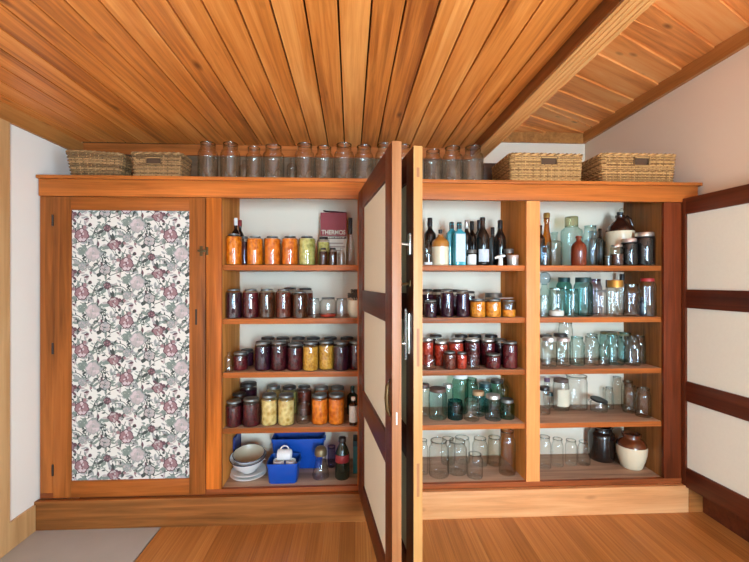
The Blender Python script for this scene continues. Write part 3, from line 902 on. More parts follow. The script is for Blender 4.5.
for cx, c, top, d in ((232, C_PURP, 289, 'dark purple preserve at the stile end'), (249, C_MAROON, 289, 'dark red preserve, second in its row'), (266.7, C_BROWN, 289, 'brown preserve, middle of five'),
                      (283.7, C_RBROWN, 289, 'red brown preserve, fourth of five'), (301, C_BROWN, 291.5, 'brown preserve, last of five')):
    preserve('tall jar of ' + d, 'a2', cx, 15.8, top, .085, c, LID_GREY, .74, .05, .92, G_OLD)
preserve('back row jar behind the fourth brown preserve', 'a2', 290, 15, 287.5, .28, C_BROWN, LID_DARK, .8, .06)
preserve('back row jar behind the last brown preserve', 'a2', 305.5, 15, 288, .28, C_RBROWN, LID_DARK, .8, .06)
openjar('small clear jar after the brown preserves', 'a2', 315.3, 11, 298.5, .09, G_CLEAR, WIDE)
lidjar('small clear jar with red sauce near its rim', 'a2', 328, 16.5, 297.5, .10, LID_GREY, G_CLEAR, .09, .8, C_RED, .16)
openjar('small clear jar next to the cream pot', 'a2', 341, 11.5, 298.5, .09, G_CLEAR, WIDE)
t, r, h = put('cream_pot', 'pot', 'cream pot holding dark dried flower heads', 'a2', 354.5, 17, 300, .11)
turned('pot_body', sc_prof([(0, .01), (.6, 0), (.66, .02), (.9, .3), (1, .6), (.93, .88), (.9, .97), (.95, 1.0), (.86, 1.0), (.84, .9), (0, .85)], r, h), plain('cream glazed pottery', (220, 205, 176), .35), t)
DRIED = plain('dark dried petals', (78, 66, 58), .9, var=.3, scale=60)
for k in range(8):
    a = k * .8; rad = r * (.25 + .55 * (k % 3) / 2)
    bm = bmesh.new()
    c = Vector((rad * math.cos(a), rad * math.sin(a), h * (1.22 + .3 * ((k * 5) % 4) / 3)))
    for q in range(9):
        b_ = q * 2 * PI / 9
        bmesh.ops.create_icosphere(bm, subdivisions=1, radius=.011, matrix=Matrix.Translation(c + Vector((.016 * math.cos(b_), .016 * math.sin(b_), .007 * math.sin(3 * b_)))) @ Matrix.Diagonal((1, 1, .6, 1)))
    bm_tube(bm, [(0, 0, h * .86), c], .002, 5)
    link('flower_head', bm_end(bm, 'flower_head'), t, [DRIED], None, 60)

bottle('slim silvery bottle standing alone at the stile', 'a3', 227.3, 8, 352, 373.5, G_CLEAR, SPIRIT)
preserve('small squat jar of dark jelly near the stile', 'a3', 240.5, 14.5, 351.5, 371, C_MAROON, LID_GREY, .9, .12)
preserve('squat dark jar behind the small jelly', 'a3', 247, 13, 349, .25, C_PURP, LID_DARK, .92, .12)
for cx, c, d in ((263, C_PURP, 'purple preserve, first of the tall row'), (279.8, C_DRED, 'dark red preserve, second of tall row'), (296.8, C_DRED, 'dark red preserve beside the first yellow'), (312, C_YELLOW, 'yellow preserve with brown flecks'),
                 (328, C_YELLOW, 'plain yellow preserve, nearer the stile'), (344.5, C_PURP, 'purple preserve after the yellow pair'), (357, C_DRED, 'dark preserve half behind the stile')):
    preserve('tall jar of ' + d, 'a3', cx, 15.6, 343 if cx == 296.8 else 341, 372 if cx in (312, 328) else 371.3, c, LID_GREY, .90, .075, .88)
for cx, d in ((268, 'behind the first purple preserve'), (283, 'behind the dark red preserve'), (298.5, 'behind the third tall jar'), (313.5, 'behind the flecked yellow preserve'), (330.5, 'behind the plain yellow preserve'), (347, 'behind the last purple preserve')):
    preserve('rear jar ' + d, 'a3', cx, 14, 336.8, .29, C_PURP, LID_DARK, .92, .08)

preserve('jar of dark red plums at the stile end', 'a4', 231.7, 15.5, 400, 430.5, C_DRED, LID_GREY, .9, .08)
preserve('jar of dark red plums, second along', 'a4', 251.3, 17, 397.5, 428.5, C_DRED, LID_GREY, .88, .08)
preserve('dark jar behind the first red plums', 'a4', 237, 14, 392, .23, C_PURP, LID_DARK, .92, .09)
preserve('tallest dark jar behind the second red plums', 'a4', 247.5, 17, 382.5, .31, C_PURP, LID_DARK, .94, .10)
preserve('jar of pale fruit slices beside the plums', 'a4', 269.3, 16, 393.5, 426.5, C_PALE, LID_GREY, .88, .08, .88)
preserve('jar of pale fruit slices, the one further along', 'a4', 286.3, 16.5, 393.5, 426.5, C_PALE, LID_GREY, .88, .08, .88)
preserve('back row jar behind the first pale slices', 'a4', 273.5, 14, 384.8, .30, C_PALE, LID_GREY, .94, .10)
preserve('back row jar behind the second pale slices', 'a4', 289.5, 14, 385.5, .30, C_GREENY, LID_DARK, .94, .10)
preserve('orange jar standing behind the small clear jar', 'a4', 304.3, 14.5, 385.5, .28, C_RBROWN, LID_DARK, .85, .06)
openjar('small clear jar between pale slices and apricots', 'a4', 303.5, 14, 403.5, 424.5, G_CLEAR, WIDE)
preserve('jar of apricot pieces next to the small clear jar', 'a4', 320, 16.3, 393.5, 425.5, C_APRI, LID_GREY, .90, .09, .90)
preserve('jar of apricot pieces nearer the stile', 'a4', 336.2, 16.3, 393, 425.5, C_APRI, LID_GREY, .90, .09, .90)
preserve('back row jar behind the first apricots', 'a4', 321.5, 14, 385.8, .30, C_APRI, LID_GREY, .94, .10)
preserve('back row jar behind the second apricots', 'a4', 337.5, 14, 385.8, .30, C_ORANGE, LID_GREY, .94, .10)
bottle('slim sauce bottle with floral paper label', 'a4', 353.3, 8.5, 397, 427, D_BROWN, SPIRIT, LABEL_W, .88, .5, plain('floral paper label', (206, 198, 184), .7, var=.5, scale=220), (.12, .70), 0, 1.3)
bottle('dark teal bottle behind the floral labelled one', 'a4', 352.5, 11, 386, .27, G_DTEAL, BORD)

# crockery and plastic tubs on the bottom shelf
WHITE = plain('white china', (226, 224, 220), .25, coat=.3)
BLUERIM = plain('dark blue rim glaze', (34, 40, 62), .25)
BEIGE = plain('beige glaze', (176, 164, 140), .35)
BLUE = plain('blue plastic', (10, 70, 158), .38)
BLUED = plain('dark blue plastic', (14, 40, 112), .42)
def dish(name, cat, desc, x, y, z, prof, mats, parts, tilt=(0, 0)):
    t = thing(name, lbl(desc, 'a5'), cat, (x, y, z))
    t.rotation_euler = (tilt[0], tilt[1], 0)
    for nm, pf, m in parts:
        turned(nm, pf, m, t, 40)
    return t
cxp, _, tp = at(247.5, 470, .17)
for k, (zz, rad, d) in enumerate(((ZB + .001, .120, 'lower white dinner plate of the stack'), (ZB + .0215, .115, 'upper white dinner plate under the bowls'))):
    dish('dinner_plate', 'plate', d, cxp + .006, .175 + .003 * k, zz, None, None,
         [('plate_body', [(0, .005), (rad * .55, .005), (rad * .62, 0), (rad * .64, .004), (rad * .98, .017), (rad, .021), (rad * .97, .0225), (rad * .66, .010), (0, .009)], WHITE)])
bz = ZB + .052
rb = .120
bx = at(249, 450, .17)[0]
dish('mixing_bowl', 'bowl', 'large white bowl with dark blue rim holding another bowl', bx - .004, .175, bz - .008, None, None,
     [('bowl_body', [(0, .004), (rb * .4, .004), (rb * .44, 0), (rb * .5, .012), (rb * .78, .045), (rb * .95, .088), (rb, .098), (rb * .985, .1), (rb * .93, .088), (rb * .76, .05), (rb * .4, .016), (0, .012)], WHITE),
      ('rim_band', [(rb * .972, .0935), (rb * 1.006, .0975), (rb * .995, .1025), (rb * .972, .1015)], BLUERIM)], tilt=(.16, 0))
r2 = .105
dish('nested_bowl', 'bowl', 'smaller bowl with beige inside nested in the large bowl', bx - .001, .177, bz + .023, None, None,
     [('bowl_body', [(0, .004), (r2 * .4, .004), (r2 * .44, 0), (r2 * .5, .012), (r2 * .80, .045), (r2 * .95, .076), (r2, .084), (r2 * .97, .086)], WHITE),
      ('bowl_inside', [(r2 * .97, .086), (r2 * .93, .076), (r2 * .76, .046), (r2 * .4, .018), (0, .012)], BEIGE),
      ('rim_band', [(r2 * .965, .082), (r2 * 1.008, .085), (r2 * .99, .0895), (r2 * .965, .088)], BLUERIM)], tilt=(.2, .03))
def tub(desc, x0, x1, y0, y1, z0, h, mat, taper=.012, name='plastic_tub', cat='tub'):
    xc, yc = (x0 + x1) / 2, (y0 + y1) / 2
    t = thing(name, lbl(desc, 'a5'), cat, (xc, yc, z0))
    a, b = (x1 - x0) / 2, (y1 - y0) / 2
    bm = bmesh.new()
    def ring(dx, z, n=6):
        ra, rb_ = a - dx, b - dx; c = min(.022, ra * .4, rb_ * .4); out = []
        for sx, sy, a0 in ((1, 1, 0), (-1, 1, PI / 2), (-1, -1, PI), (1, -1, 1.5 * PI)):
            for i in range(n):
                an = a0 + PI / 2 * i / (n - 1)
                out.append(bm.verts.new((sx * (ra - c) + c * math.cos(an), sy * (rb_ - c) + c * math.sin(an), z)))
        return out
    rs = [ring(taper + .004, 0), ring(taper, .006), ring(.004, h * .86), ring(.004, h * .88), ring(0, h * .885), ring(0, h), ring(.004, h), ring(.006, h * .9), ring(taper + .004, .006)]
    for A, B in zip(rs, rs[1:]):
        for i in range(len(A)):
            bm.faces.new((A[i], A[(i + 1) % len(A)], B[(i + 1) % len(A)], B[i]))
    bm.faces.new(rs[0][::-1]); bm.faces.new(rs[-1])
    link('tub_body', bm_end(bm, 'tub_body'), t, [mat], None, 40)
    bm = bmesh.new()
    for sx in (-1, 1):
        bm_box(bm, sx * (a + .001) - .007, sx * (a + .001) + .007, -b * .4, b * .4, h * .86, h * .93, 0, .003)
    link('lip_handle', bm_end(bm, 'lip_handle'), t, [mat], None, 40)
    return t
X0 = at(265.5, 470, .04)[0]; X1 = at(297.5, 470, .04)[0]
zt = at(280, 464, .04)[1]
tub('small blue plastic tub holding white mugs', X0 + .004, X1 + .004, .034, .205, ZB + .0006, zt - ZB, BLUE)
# white mugs lying in the tub
def mug(desc, x, y, z, rot, r=.036, h=.085):
    t = thing('white_mug', lbl(desc, 'a5'), 'mug', (x, y, z)); t.rotation_euler = rot
    turned('mug_body', sc_prof([(0, .06), (.7, .06), (.8, 0), (.9, .02), (1, .12), (1, .98), (.97, 1), (.92, .97), (.92, .12), (0, .1)], r, h), WHITE, t, 24)
    pts = [(r * .97 + .024 * math.sin(a_), 0, h * .5 - .026 * math.cos(a_)) for a_ in [PI * k / 8 for k in range(9)]]
    tube('handle', pts, .0045, WHITE, t, 7)
xm = at(286, 452, .12)[0]
mug('white mug standing at the plate end of blue tub', xm - .046, .105, ZB + .028, (0, 0, 2.2), .036, .105)
mug('white mug standing at the jar end of blue tub', xm + .036, .100, ZB + .028, (0, 0, .9), .033, .105)
mug('white mug lying across the two in blue tub', xm + .040, .100, ZB + .028 + .105 + .0365, (0, -PI / 2, 0), .036, .09)
X0 = at(271, 450, .24)[0]; X1 = at(324, 450, .24)[0]
tub('large blue plastic bin behind the small tub', X0, X1, .235, .395, ZB + .0006, at(300, 439, .24)[1] - ZB, BLUE, .02, 'plastic_bin', 'bin')
# upright blue lid at the stile
t = thing('plastic_lid', lbl('dark blue plastic lid standing on edge', 'a5'), 'tray', (-.8485, .31, ZB + .001))
t.rotation_euler = (0, 0, 0)
bm = bmesh.new(); bm_box(bm, -.005, .003, -.08, .08, 0, .235, 0, .003); link('lid_plate', bm_end(bm, 'lid_plate'), t, [BLUED], None, 40)
bm = bmesh.new(); bm_box(bm, .003, .007, -.08, -.07, .004, .231, 0, .001); bm_box(bm, .003, .007, .07, .08, .004, .231, 0, .001); bm_box(bm, .003, .007, -.0695, .0695, .221, .231, 0, .001)
link('lid_rim', bm_end(bm, 'lid_rim'), t, [BLUED], None, 40)
# sprinkler-topped glass jar, dark labelled bottle, slim teal book-like box
t, r, h = put('glass_shaker', 'jar', 'clear bell-shaped glass shaker with gold dome lid', 'a5', 320.8, 16.5, 446, 481)
turned('glass_body', sc_prof([(0, .03), (.8, 0), (.95, .01), (1, .06), (.98, .16), (.82, .34), (.68, .46), (.62, .55), (.62, .68), (.68, .70), (.68, .74)], r, h), G_CLEAR, t)
turned('lid', sc_prof([(.70, .72), (.74, .72), (.76, .80), (.70, .90), (.5, .97), (0, 1)], r, h), plain('dull bronze lid', (128, 108, 78), .4, metal=.6), t)
bottle('dark sauce bottle with red and cream label', 'a5', 342.3, 14.5, 437, 481, D_GREEN, [(0, .02), (.9, 0), (1, .03), (1, .55), (.95, .62), (.72, .74), (.5, .82), (.42, .86), (.42, .97), (.48, .975), (.48, .99), (0, .99)], LID_DARK, .88, .52, LABEL_RED, (.42, .60), 0, 1.2)
t = thing('teal_carton', lbl('slim teal carton beside the stile', 'a5'), 'box', (at(356, 460, .22)[0], .22, ZB + .0006))
bm = bmesh.new(); bm_box(bm, -.02, .02, -.06, .06, 0, .225, 0, .002); link('carton_body', bm_end(bm, 'carton_body'), t, [plain('teal card', (16, 92, 92), .5)], None, 40)
bm = bmesh.new(); bm_box(bm, -.0205, .0205, -.0605, .0605, .19, .2255, 0, .002); link('carton_end', bm_end(bm, 'carton_end'), t, [plain('dark teal card', (10, 58, 62), .5)], None, 40)
openjar('mauve glass tumbler between blue bin and sauce bottle', 'a5', 331.5, 8, 446, .28, glass('mauve glass', (196, 188, 214), (92, 84, 120)), TUMBLER, name='glass_tumbler', cat='glass')

# ======== bay b
bottle('tall dark wine bottle nearest the open door', 'b1', 430, 12, 218, .22, D_WINE, BORD, LID_BLACK, .82)
bottle('short clear bottle with white foot label by the door', 'b1', 428, 9, 240, .08, G_CLEAR, SPIRIT, None, label=LABEL_W, lab=(.03, .12))
def flagon(desc, loc, cx, w, top, row, cream, glaze, split, cap=None, handle=True, prof=None):
    t, r, h = put('stoneware_flagon', 'flagon', desc, loc, cx, w, top, row)
    prof = prof or [(0, .01), (.9, 0), (.96, .015), (1, .06), (1, .5), (.98, .62), (.86, .70), (.55, .77), (.34, .81), (.30, .84), (.34, .86), (.34, .90), (.28, .91), (0, .91)]
    lo = [p for p in prof if p[1] <= split]; hi = [p for p in prof if p[1] > split]
    # radius at the split
    (ra, ha), (rb_, hb) = lo[-1], hi[0]
    rs = ra + (rb_ - ra) * (split - ha) / (hb - ha)
    turned('body', sc_prof(lo + [(rs, split)], r, h), cream, t, 32)
    turned('glazed_shoulder', sc_prof([(rs, split)] + hi, r, h), glaze, t, 32)
    if cap:
        turned('stopper', sc_prof([(.2, .90), (.22, .905), (.24, 1), (0, 1)], r, h), cap, t, 14)
    if handle:
        pts = [(.30 * r, 0, .86 * h), (.55 * r, 0, .93 * h), (.85 * r, 0, .88 * h), (.98 * r, 0, .75 * h), (.95 * r, 0, .64 * h)]
        tube('handle', pts, .09 * r, glaze, t, 8)
    return t
TEALB = plain('cloudy teal bottle', (58, 150, 160), .1, coat=.3)
STONE = plain('cream stoneware', (216, 200, 168), .28, coat=.3)
TANG = plain('tan salt glaze', (176, 112, 44), .22, coat=.3)
DBG = plain('dark brown glaze', (48, 24, 16), .15, coat=.4)
CORK_B = plain('black stopper', (26, 22, 20), .5)
flagon('cream flagon with tan glazed shoulder and black stopper', 'b1', 440.3, 17, 230, .10, STONE, TANG, .52, CORK_B, False,
       [(0, .01), (.9, 0), (.97, .015), (1, .06), (1, .60), (.97, .66), (.82, .72), (.62, .75), (.5, .77), (.4, .80), (.3, .82), (.3, .86), (0, .86)])
bottle('square teal gin bottle with tall white label', 'b1', 459, 11.5, 222.5, .085, TEALB, SPIRIT, LID_DARK, .84, .42, LABEL_GREY, (.08, .72), 1.0)
bottle('square teal gin bottle behind the labelled one', 'b1', 452, 11, 222, .16, TEALB, SPIRIT, LID_DARK, .84, .42, None, (0, 0), 1.0)
bottle('dark bottle with pale silver top behind gin', 'b1', 466.5, 9, 220.5, .22, D_WINE, BORD, LID_SILVER, .82, .46)
bottle('dark wine bottle, first of the black group', 'b1', 472.5, 9.5, 221.5, .30, D_WINE, BORD, LID_BLACK, .80)
bottle('dark wine bottle at the back of the black group', 'b1', 478.5, 10, 220, .33, D_WINE, BORD, LID_BLACK, .80)
bottle('front wine bottle with square pale label', 'b1', 482.5, 13.5, 217.5, .10, D_WINE, WINE, LID_BLACK, .93, .40, LABEL_GREY, (.08, .33), 0, .85)
lidjar('small square jar with white label and zinc lid', 'b1', 471.3, 10, 250, .07, LID_GREY, G_CLEAR, .2, .95, C_WHITE, .6, LABEL_W)
bottle('short dark bottle between the wine bottles', 'b1', 494.5, 9, 227, .26, D_GREY, BORD, LID_BLACK, .82)
bottle('tall dark wine bottle at the divider end', 'b1', 501.8, 11.5, 220, .20, D_WINE, WINE, LID_BLACK, .82)
t, r, h = put('bottle_stopper', 'tap', 'white T-shaped stopper standing on its stem', 'b1', 500.5, 6, 255.5, .06)  # a loose white bottle stopper
turned('stem', sc_prof([(0, 0), (.8, 0), (.85, .05), (.7, .5), (.75, .75), (0, .75)], r, h), LID_WHITE, t, 14)
tube('toggle', [(-r * 1.9, 0, h * .72), (-r * .8, 0, h * .86), (r * .8, 0, h * .95), (r * 1.5, 0, h * .98)], [r * .35, r * .5, r * .5, r * .35], LID_WHITE, t, 8)
lidjar('little dark lidded jar behind the white stopper', 'b1', 505, 9.5, 249.5, .18, LID_GREY, G_OLD, .25, 1.0, C_BROWN, .5)
t, r, h = put('silver_tin', 'tin', 'small round silver tin at the divider end', 'b1', 513, 10.5, 255.3, .075)
turned('tin_body', sc_prof([(0, 0), (.96, 0), (1, .03), (1, .66)], r, h), LID_SILVER, t)
turned('tin_lid', sc_prof([(1.03, .62), (1.04, .66), (1.04, .96), (.98, 1), (0, 1)], r, h), LID_PINK, t)

preserve('tall purple preserve, first beyond the small jar', 'b2', 447, 13, 289, .10, C_PURP, LID_GREY, .86, .07, .92)
preserve('tall purple preserve next to the amber jars', 'b2', 463, 13, 290, .10, C_PURP, LID_GREY, .86, .07, .92)
preserve('small purple jelly nearest the open door', 'b2', 430.5, 12, 300, .075, C_PURP, LID_GREY, .9, .1)
preserve('dark back jar by the open door', 'b2', 427, 12, 289, .25, C_PURP, LID_DARK, .92, .09)
preserve('dark back jar behind the small jelly', 'b2', 438, 13, 289.3, .28, C_PURP, LID_DARK, .92, .09)
preserve('dark back jar between the tall purple preserves', 'b2', 455, 13, 289.5, .28, C_DRED, LID_DARK, .92, .09)
preserve('dark back jar behind the second purple preserve', 'b2', 469, 12, 291, .28, C_PURP, LID_DARK, .92, .09)
preserve('squat amber preserve next to the purple ones', 'b2', 477.3, 15.5, 298.8, .085, C_AMBER, LID_GREY, .82, .07, .9)
preserve('squat amber preserve, middle of three', 'b2', 493.3, 15.5, 299, .085, C_AMBER, LID_GREY, .82, .07, .9)
preserve('squat half-empty amber jar at the divider end', 'b2', 508.8, 13.5, 300, .085, C_AMBER, LID_GREY, .82, .06, .45)
lidjar('dark squat jar with silver lid behind amber ones', 'b2', 493.5, 17, 293, .26, LID_GREY, G_OLD, .2, .98, C_PURP, .6)
t, r, h = put('saucer', 'saucer', 'white saucer laid across the last two amber jars', 'b2', 502, 23, 297.8, .085)
zj = max(at(493.3, 299, .085)[1], at(508.8, 300, .085)[1])
t.location.z = zj + .0008
turned('saucer_body', [(0, .001), (r * .5, .001), (r * .55, 0), (r * .9, .004), (r, .0075), (r * .97, .009), (r * .55, .005), (0, .004)], WHITE, t, 36)

for cx, w, top, c, row, d in ((427.5, 12, 337.5, C_RED, 368.0, 'red preserve nearest the open door'), (441, 13.5, 340.5, C_RED, 367.8, 'bright red preserve with silver lid'), (456, 15, 338.5, C_RED, 366, 'broad red preserve in the back row'),
                        (472.5, 15, 338, C_MAROON, 366, 'dark maroon preserve behind the clear jar'), (488, 14, 338.5, C_MAROON, 366, 'maroon preserve behind the small maroon one')):
    preserve('jar of ' + d, 'b3', cx, w, top, .19, c, LID_SILVER, .88, .08, .9)
preserve('dark jar before the divider, behind the tall maroon', 'b3', 500.5, 12, 338.5, .22, C_PURP, LID_GREY, .88, .08)
preserve('tall maroon preserve at the divider end', 'b3', 510, 14.5, 341, 369.3, C_MAROON, LID_GREY, .9, .07, .93)
openjar('small clear jar nearest the open door', 'b3', 430, 12.5, 356, 370.5, G_CLEAR, WIDE)
preserve('short red brown jelly before the red row', 'b3', 449.7, 13, 351, 370, C_RBROWN, LID_GREY, .84, .08, .9)
preserve('narrow short red jelly next to clear jar', 'b3', 462, 10.5, 352, 369.5, C_RED, LID_GREY, .84, .08, .9)
openjar('clear jar between red and maroon jellies', 'b3', 473.5, 12.5, 350, 370, G_CLEAR, OPEN)
preserve('short maroon jelly before the divider', 'b3', 493, 15, 353.3, 369.5, C_MAROON, LID_GREY, .86, .1, .9)
for cx, d in ((435.5, 'behind the two first reds'), (461, 'behind the broad red'), (475, 'behind the dark maroon'), (491, 'near the divider')):
    preserve('rear jar with black lid ' + d, 'b3', cx, 13, 334.3, .325, C_PURP, LID_DARK, .94, .09)

lidjar('clear jar with brown lid in front row', 'b4', 438.5, 18, 387.5, 420.5, LID_BROWN, G_AQUA, .11, .92)
lidjar('half hidden brown lidded jar at the open door', 'b4', 424.5, 12, 384, 417, LID_BROWN, G_OLD, .12, .92)
lidjar('clear jar with bright silver lid behind brown lidded', 'b4', 447.5, 11, 384.5, .22, LID_SILVER, G_AQUA, .11, .92)
lidjar('tall green jar with pale lid at the back', 'b4', 462.5, 16, 374, .28, LID_WHITE, G_GREEN, .09, .86)
openjar('squat deep teal jar', 'b4', 454.3, 15.5, 400, 420.5, G_DTEAL, WIDE)
openjar('squat clear jar beside the teal one', 'b4', 471, 15.5, 399.5, 422, G_CLEAR, WIDE)
lidjar('aqua jar with dark round lid at the back', 'b4', 484, 13, 382.8, .29, LID_TEAL, G_TEAL, .14, .95)
lidjar('clear jar with tan lid behind silver lidded', 'b4', 478.3, 12, 391, .20, LID_TAN, G_AQUA, .16, .95)
lidjar('clear jar with broad silver lid in front row', 'b4', 493, 16, 394.5, 422, LID_SILVER, G_BLUE, .14, .86)
bottle('tall clear decanter behind the silver lidded jar', 'b4', 501.5, 11, 377, .24, G_CLEAR, SPIRIT)
lidjar('green glass jar with grey lid by the divider', 'b4', 513, 14.5, 398.5, 420, LID_GREY, G_GREEN, .16, .86)
lidjar('wide dark lidded green jar in the far corner', 'b4', 512, 14, 380, .31, LID_DARK, G_GREEN, .10, .9)
openjar('green bottle jar behind the squat teal one', 'b4', 470.5, 13, 379, .31, G_GREEN, OPEN)

openjar('clear jar half hidden by the open door', 'b5', 424.5, 10, 440, 476, G_CLEAR, OPEN)
openjar('clear jar nearest the open door, whole in view', 'b5', 438, 20, 440, 479, G_CLEAR, OPEN)
openjar('clear jar in the middle of the front row', 'b5', 457, 19.5, 441, 477, G_CLEAR, OPEN)
openjar('shorter clear jar in the front row', 'b5', 474.3, 15.5, 453.5, 480, G_CLEAR, OPEN)
openjar('clear jar at the back behind first front jar', 'b5', 448.5, 14, 438, .30, G_CLEAR, OPEN)
openjar('clear jar at the back with wide mouth', 'b5', 461.5, 15, 437.5, .31, G_CLEAR, WIDE)
openjar('clear jar at the back behind the shorter one', 'b5', 480, 15, 438, .27, G_CLEAR, OPEN)
openjar('grey tinted jar at the back near the divider', 'b5', 494.5, 13, 437, .26, G_OLD, WIDE)
openjar('tall clear jar by the divider with bright streak', 'b5', 509.5, 16, 430.5, 477, G_OLD, OPEN)

# ======== bay c
bottle('amber bottle with swing top neck at the back', 'c1', 546.5, 9.5, 213, .27, G_AMBER, [(0, .02), (.9, 0), (1, .02), (1, .40), (.9, .5), (.62, .66), (.5, .76), (.46, .82), (.6, .85), (.6, .93), (.5, .96), (.5, .99), (0, .99)], LID_GOLD, .90, .66)
bottle('dark brown bottle half behind the stile', 'c1', 540.5, 9, 225, .24, D_BROWN, BORD)
openjar('small clear jar nearest the stile', 'c1', 544.3, 10.5, 246, .08, G_BLUE, WIDE)
bottle('square clear bottle with short neck', 'c1', 554.3, 11.5, 232.5, .10, G_AQUA, [(0, .02), (.9, 0), (1, .03), (1, .66), (.94, .71), (.55, .74), (.4, .76), (.4, .95), (.48, .96), (.48, 1), (.3, 1)], sq=.9)
lidjar('large clear jar with tall gold trimmed lid', 'c1', 571.5, 20, 217, .22, glass('pale clip lid glass', (214, 214, 190), (120, 116, 84)), G_AQUA, .20, .62)
bottle('rust brown bottle with rounded shoulder', 'c1', 578.7, 14.5, 236, .08, plain('glossy rust brown glaze', (112, 46, 26), .12, coat=.3), [(0, .02), (.9, 0), (1, .03), (1, .58), (.93, .68), (.62, .78), (.36, .82), (.32, .86), (.32, .92), (.44, .925), (.44, .97), (.34, .975), (.34, 1), (0, 1)], group=None)
openjar('aqua jar behind rust brown bottle', 'c1', 590.3, 13.5, 226, .24, G_AQUA, OPEN)
bottle('square pale blue bottle beside the rust one', 'c1', 595.8, 13.5, 231, .09, G_BLUE, [(0, .02), (.9, 0), (1, .03), (1, .70), (.94, .75), (.55, .78), (.45, .80), (.45, .95), (.55, .96), (.55, 1), (.35, 1)], sq=.9)
bottle('dark bottle in the gap before the flagon', 'c1', 604.5, 8.5, 228, .28, D_WINE, BORD)
flagon('large flagon with dark brown shoulder and loop handle', 'c1', 622, 25, 214, .30, STONE, DBG, .64, CORK_B, True,
       [(0, .01), (.9, 0), (.96, .015), (1, .05), (1, .60), (.99, .66), (.90, .72), (.6, .80), (.34, .85), (.28, .88), (.34, .90), (.34, .94), (.26, .95), (0, .95)])
openjar('tiny ochre glass pot before the flagon', 'c1', 608.5, 8.5, 256.5, .07, glass('ochre glass', (196, 176, 120), (110, 84, 34)), TUMBLER, name='glass_pot')
lidjar('olive jar with silver lid before the flagon', 'c1', 621, 12, 245, .065, LID_SILVER, G_OLD, .1, .84, C_BROWN, .55)
lidjar('dark jar with red edged silver lid', 'c1', 634, 15, 239, .08, LID_PINK, G_CLEAR, .12, .86, C_BLACK, .84)
lidjar('big jar of black treacle in the corner', 'c1', 650, 18.5, 233, .10, LID_SILVER, G_CLEAR, .11, .88, C_BLACK, .86)
bottle('faint clear decanter behind the black treacle', 'c1', 645, 14, 207.5, .33, G_OLD, [(0, .03), (.9, 0), (1, .04), (.95, .3), (.6, .55), (.28, .66), (.24, .72), (.24, .80), (.3, .81), (.24, .82), (.36, .90), (.3, .97), (0, 1)])

t, r, h = put('decanter', 'decanter', 'clear decanter with round ball stopper at the stile', 'c2', 546, 13, 271.5, .16)
turned('glass_body', sc_prof([(0, .03), (.9, 0), (1, .03), (1, .42), (.85, .55), (.45, .64), (.4, .70), (.55, .72)], r, h), G_AQUA, t)
turned('stopper', sc_prof([(.35, .70), (.4, .73), (.75, .78), (.92, .86), (.75, .95), (.3, .995), (0, 1)], r, h), G_BLUE, t)
openjar('small clear jar at the foot of decanter', 'c2', 544, 9.5, 296, .065, G_CLEAR, WIDE)
openjar('clear jar with white powder at the bottom', 'c2', 555, 14.5, 288, .10, G_CLEAR, WIDE, C_WHITE, .2)
lidjar('teal jar with dark lid behind the powder jar', 'c2', 564, 14.5, 277.5, .26, LID_TEAL, G_TEAL, .12, .78)
openjar('clear jar between the two teal ones', 'c2', 572, 13, 289, .09, G_AQUA, WIDE)
lidjar('broad teal jar with dark lid in front', 'c2', 583, 17.5, 277.5, .12, LID_TEAL, G_TEAL, .13, .84)
openjar('pale mauve tinted jar at the back', 'c2', 597.5, 13, 279, .25, glass('mauve tinted clear glass', (226, 218, 228), (120, 108, 118)), OPEN)
lidjar('clear jar with zinc lid before the mauve one', 'c2', 600, 12.5, 290, .09, LID_GREY, G_CLEAR, .08, .86)
lidjar('jar with black lid near the gold lidded one', 'c2', 608, 11, 280, .22, LID_BLACK, G_CLEAR, .22, .8)
lidjar('clear jar with thick gold lid', 'c2', 620, 15.5, 280.3, .10, LID_GOLD, G_CLEAR, .2, .92)
bottle('tall bottle with black stopper behind the gold lid', 'c2', 622, 9, 274, .30, G_OLD, SPIRIT, LID_BLACK, .84, .5)
t = openjar('clear jar with wire clip neck', 'c2', 634.3, 14.5, 284, .10, G_CLEAR, OPEN)
X, Y, Z, r, h = place('c2', 634.3, 14.5, 284, .10)
tube('wire_clip', [(-.8 * r, -.2 * r, .86 * h), (-.9 * r, -.6 * r, .8 * h), (0, -1.02 * r, .72 * h), (.9 * r, -.6 * r, .8 * h), (.8 * r, -.2 * r, .86 * h)], .0016, LID_GREY, t, 6)
lidjar('tall clear jar with red lid', 'c2', 647, 15, 278.5, .11, LID_RED, G_CLEAR, .08, .78)
bottle('dark blue bottle in the corner', 'c2', 659, 8.5, 297, .12, plain('dark blue glass', (24, 36, 58), .1), SPIRIT)

lidjar('clear jar with broad silver lid at the stile', 'c3', 549.3, 14, 337.5, 367.5, LID_SILVER, G_CLEAR, .13, .92)
lidjar('clear jar with pinkish silver lid', 'c3', 563.5, 13.5, 338, 367, LID_PINK, G_CLEAR, .11, .90)
openjar('aqua tinted jar after the silver lidded pair', 'c3', 578, 14, 337, 366.3, G_AQUA, OPEN)
openjar('clear jar next to aqua one', 'c3', 592, 14, 336.5, 366.3, G_CLEAR, OPEN)
openjar('short narrow clear jar mid row', 'c3', 603.3, 9.5, 345, 365.8, G_CLEAR, WIDE)
openjar('broad clear jar with faint green tint', 'c3', 616, 17.5, 336, 366, G_AQUA, OPEN)
openjar('clear jar, second from the panel', 'c3', 632.8, 13.5, 337.3, 365.5, G_CLEAR, OPEN)
openjar('clear jar with bright streak by the panel', 'c3', 646, 11.5, 336.3, 365, G_CLEAR, OPEN)
lidjar('rear jar with dark lid by the stile', 'c3', 545, 14, 334.7, .28, LID_DARK, G_OLD, .1, .92)
lidjar('rear jar with dark lid behind pinkish lid', 'c3', 560.5, 14, 333.5, .27, LID_DARK, G_OLD, .1, .92)
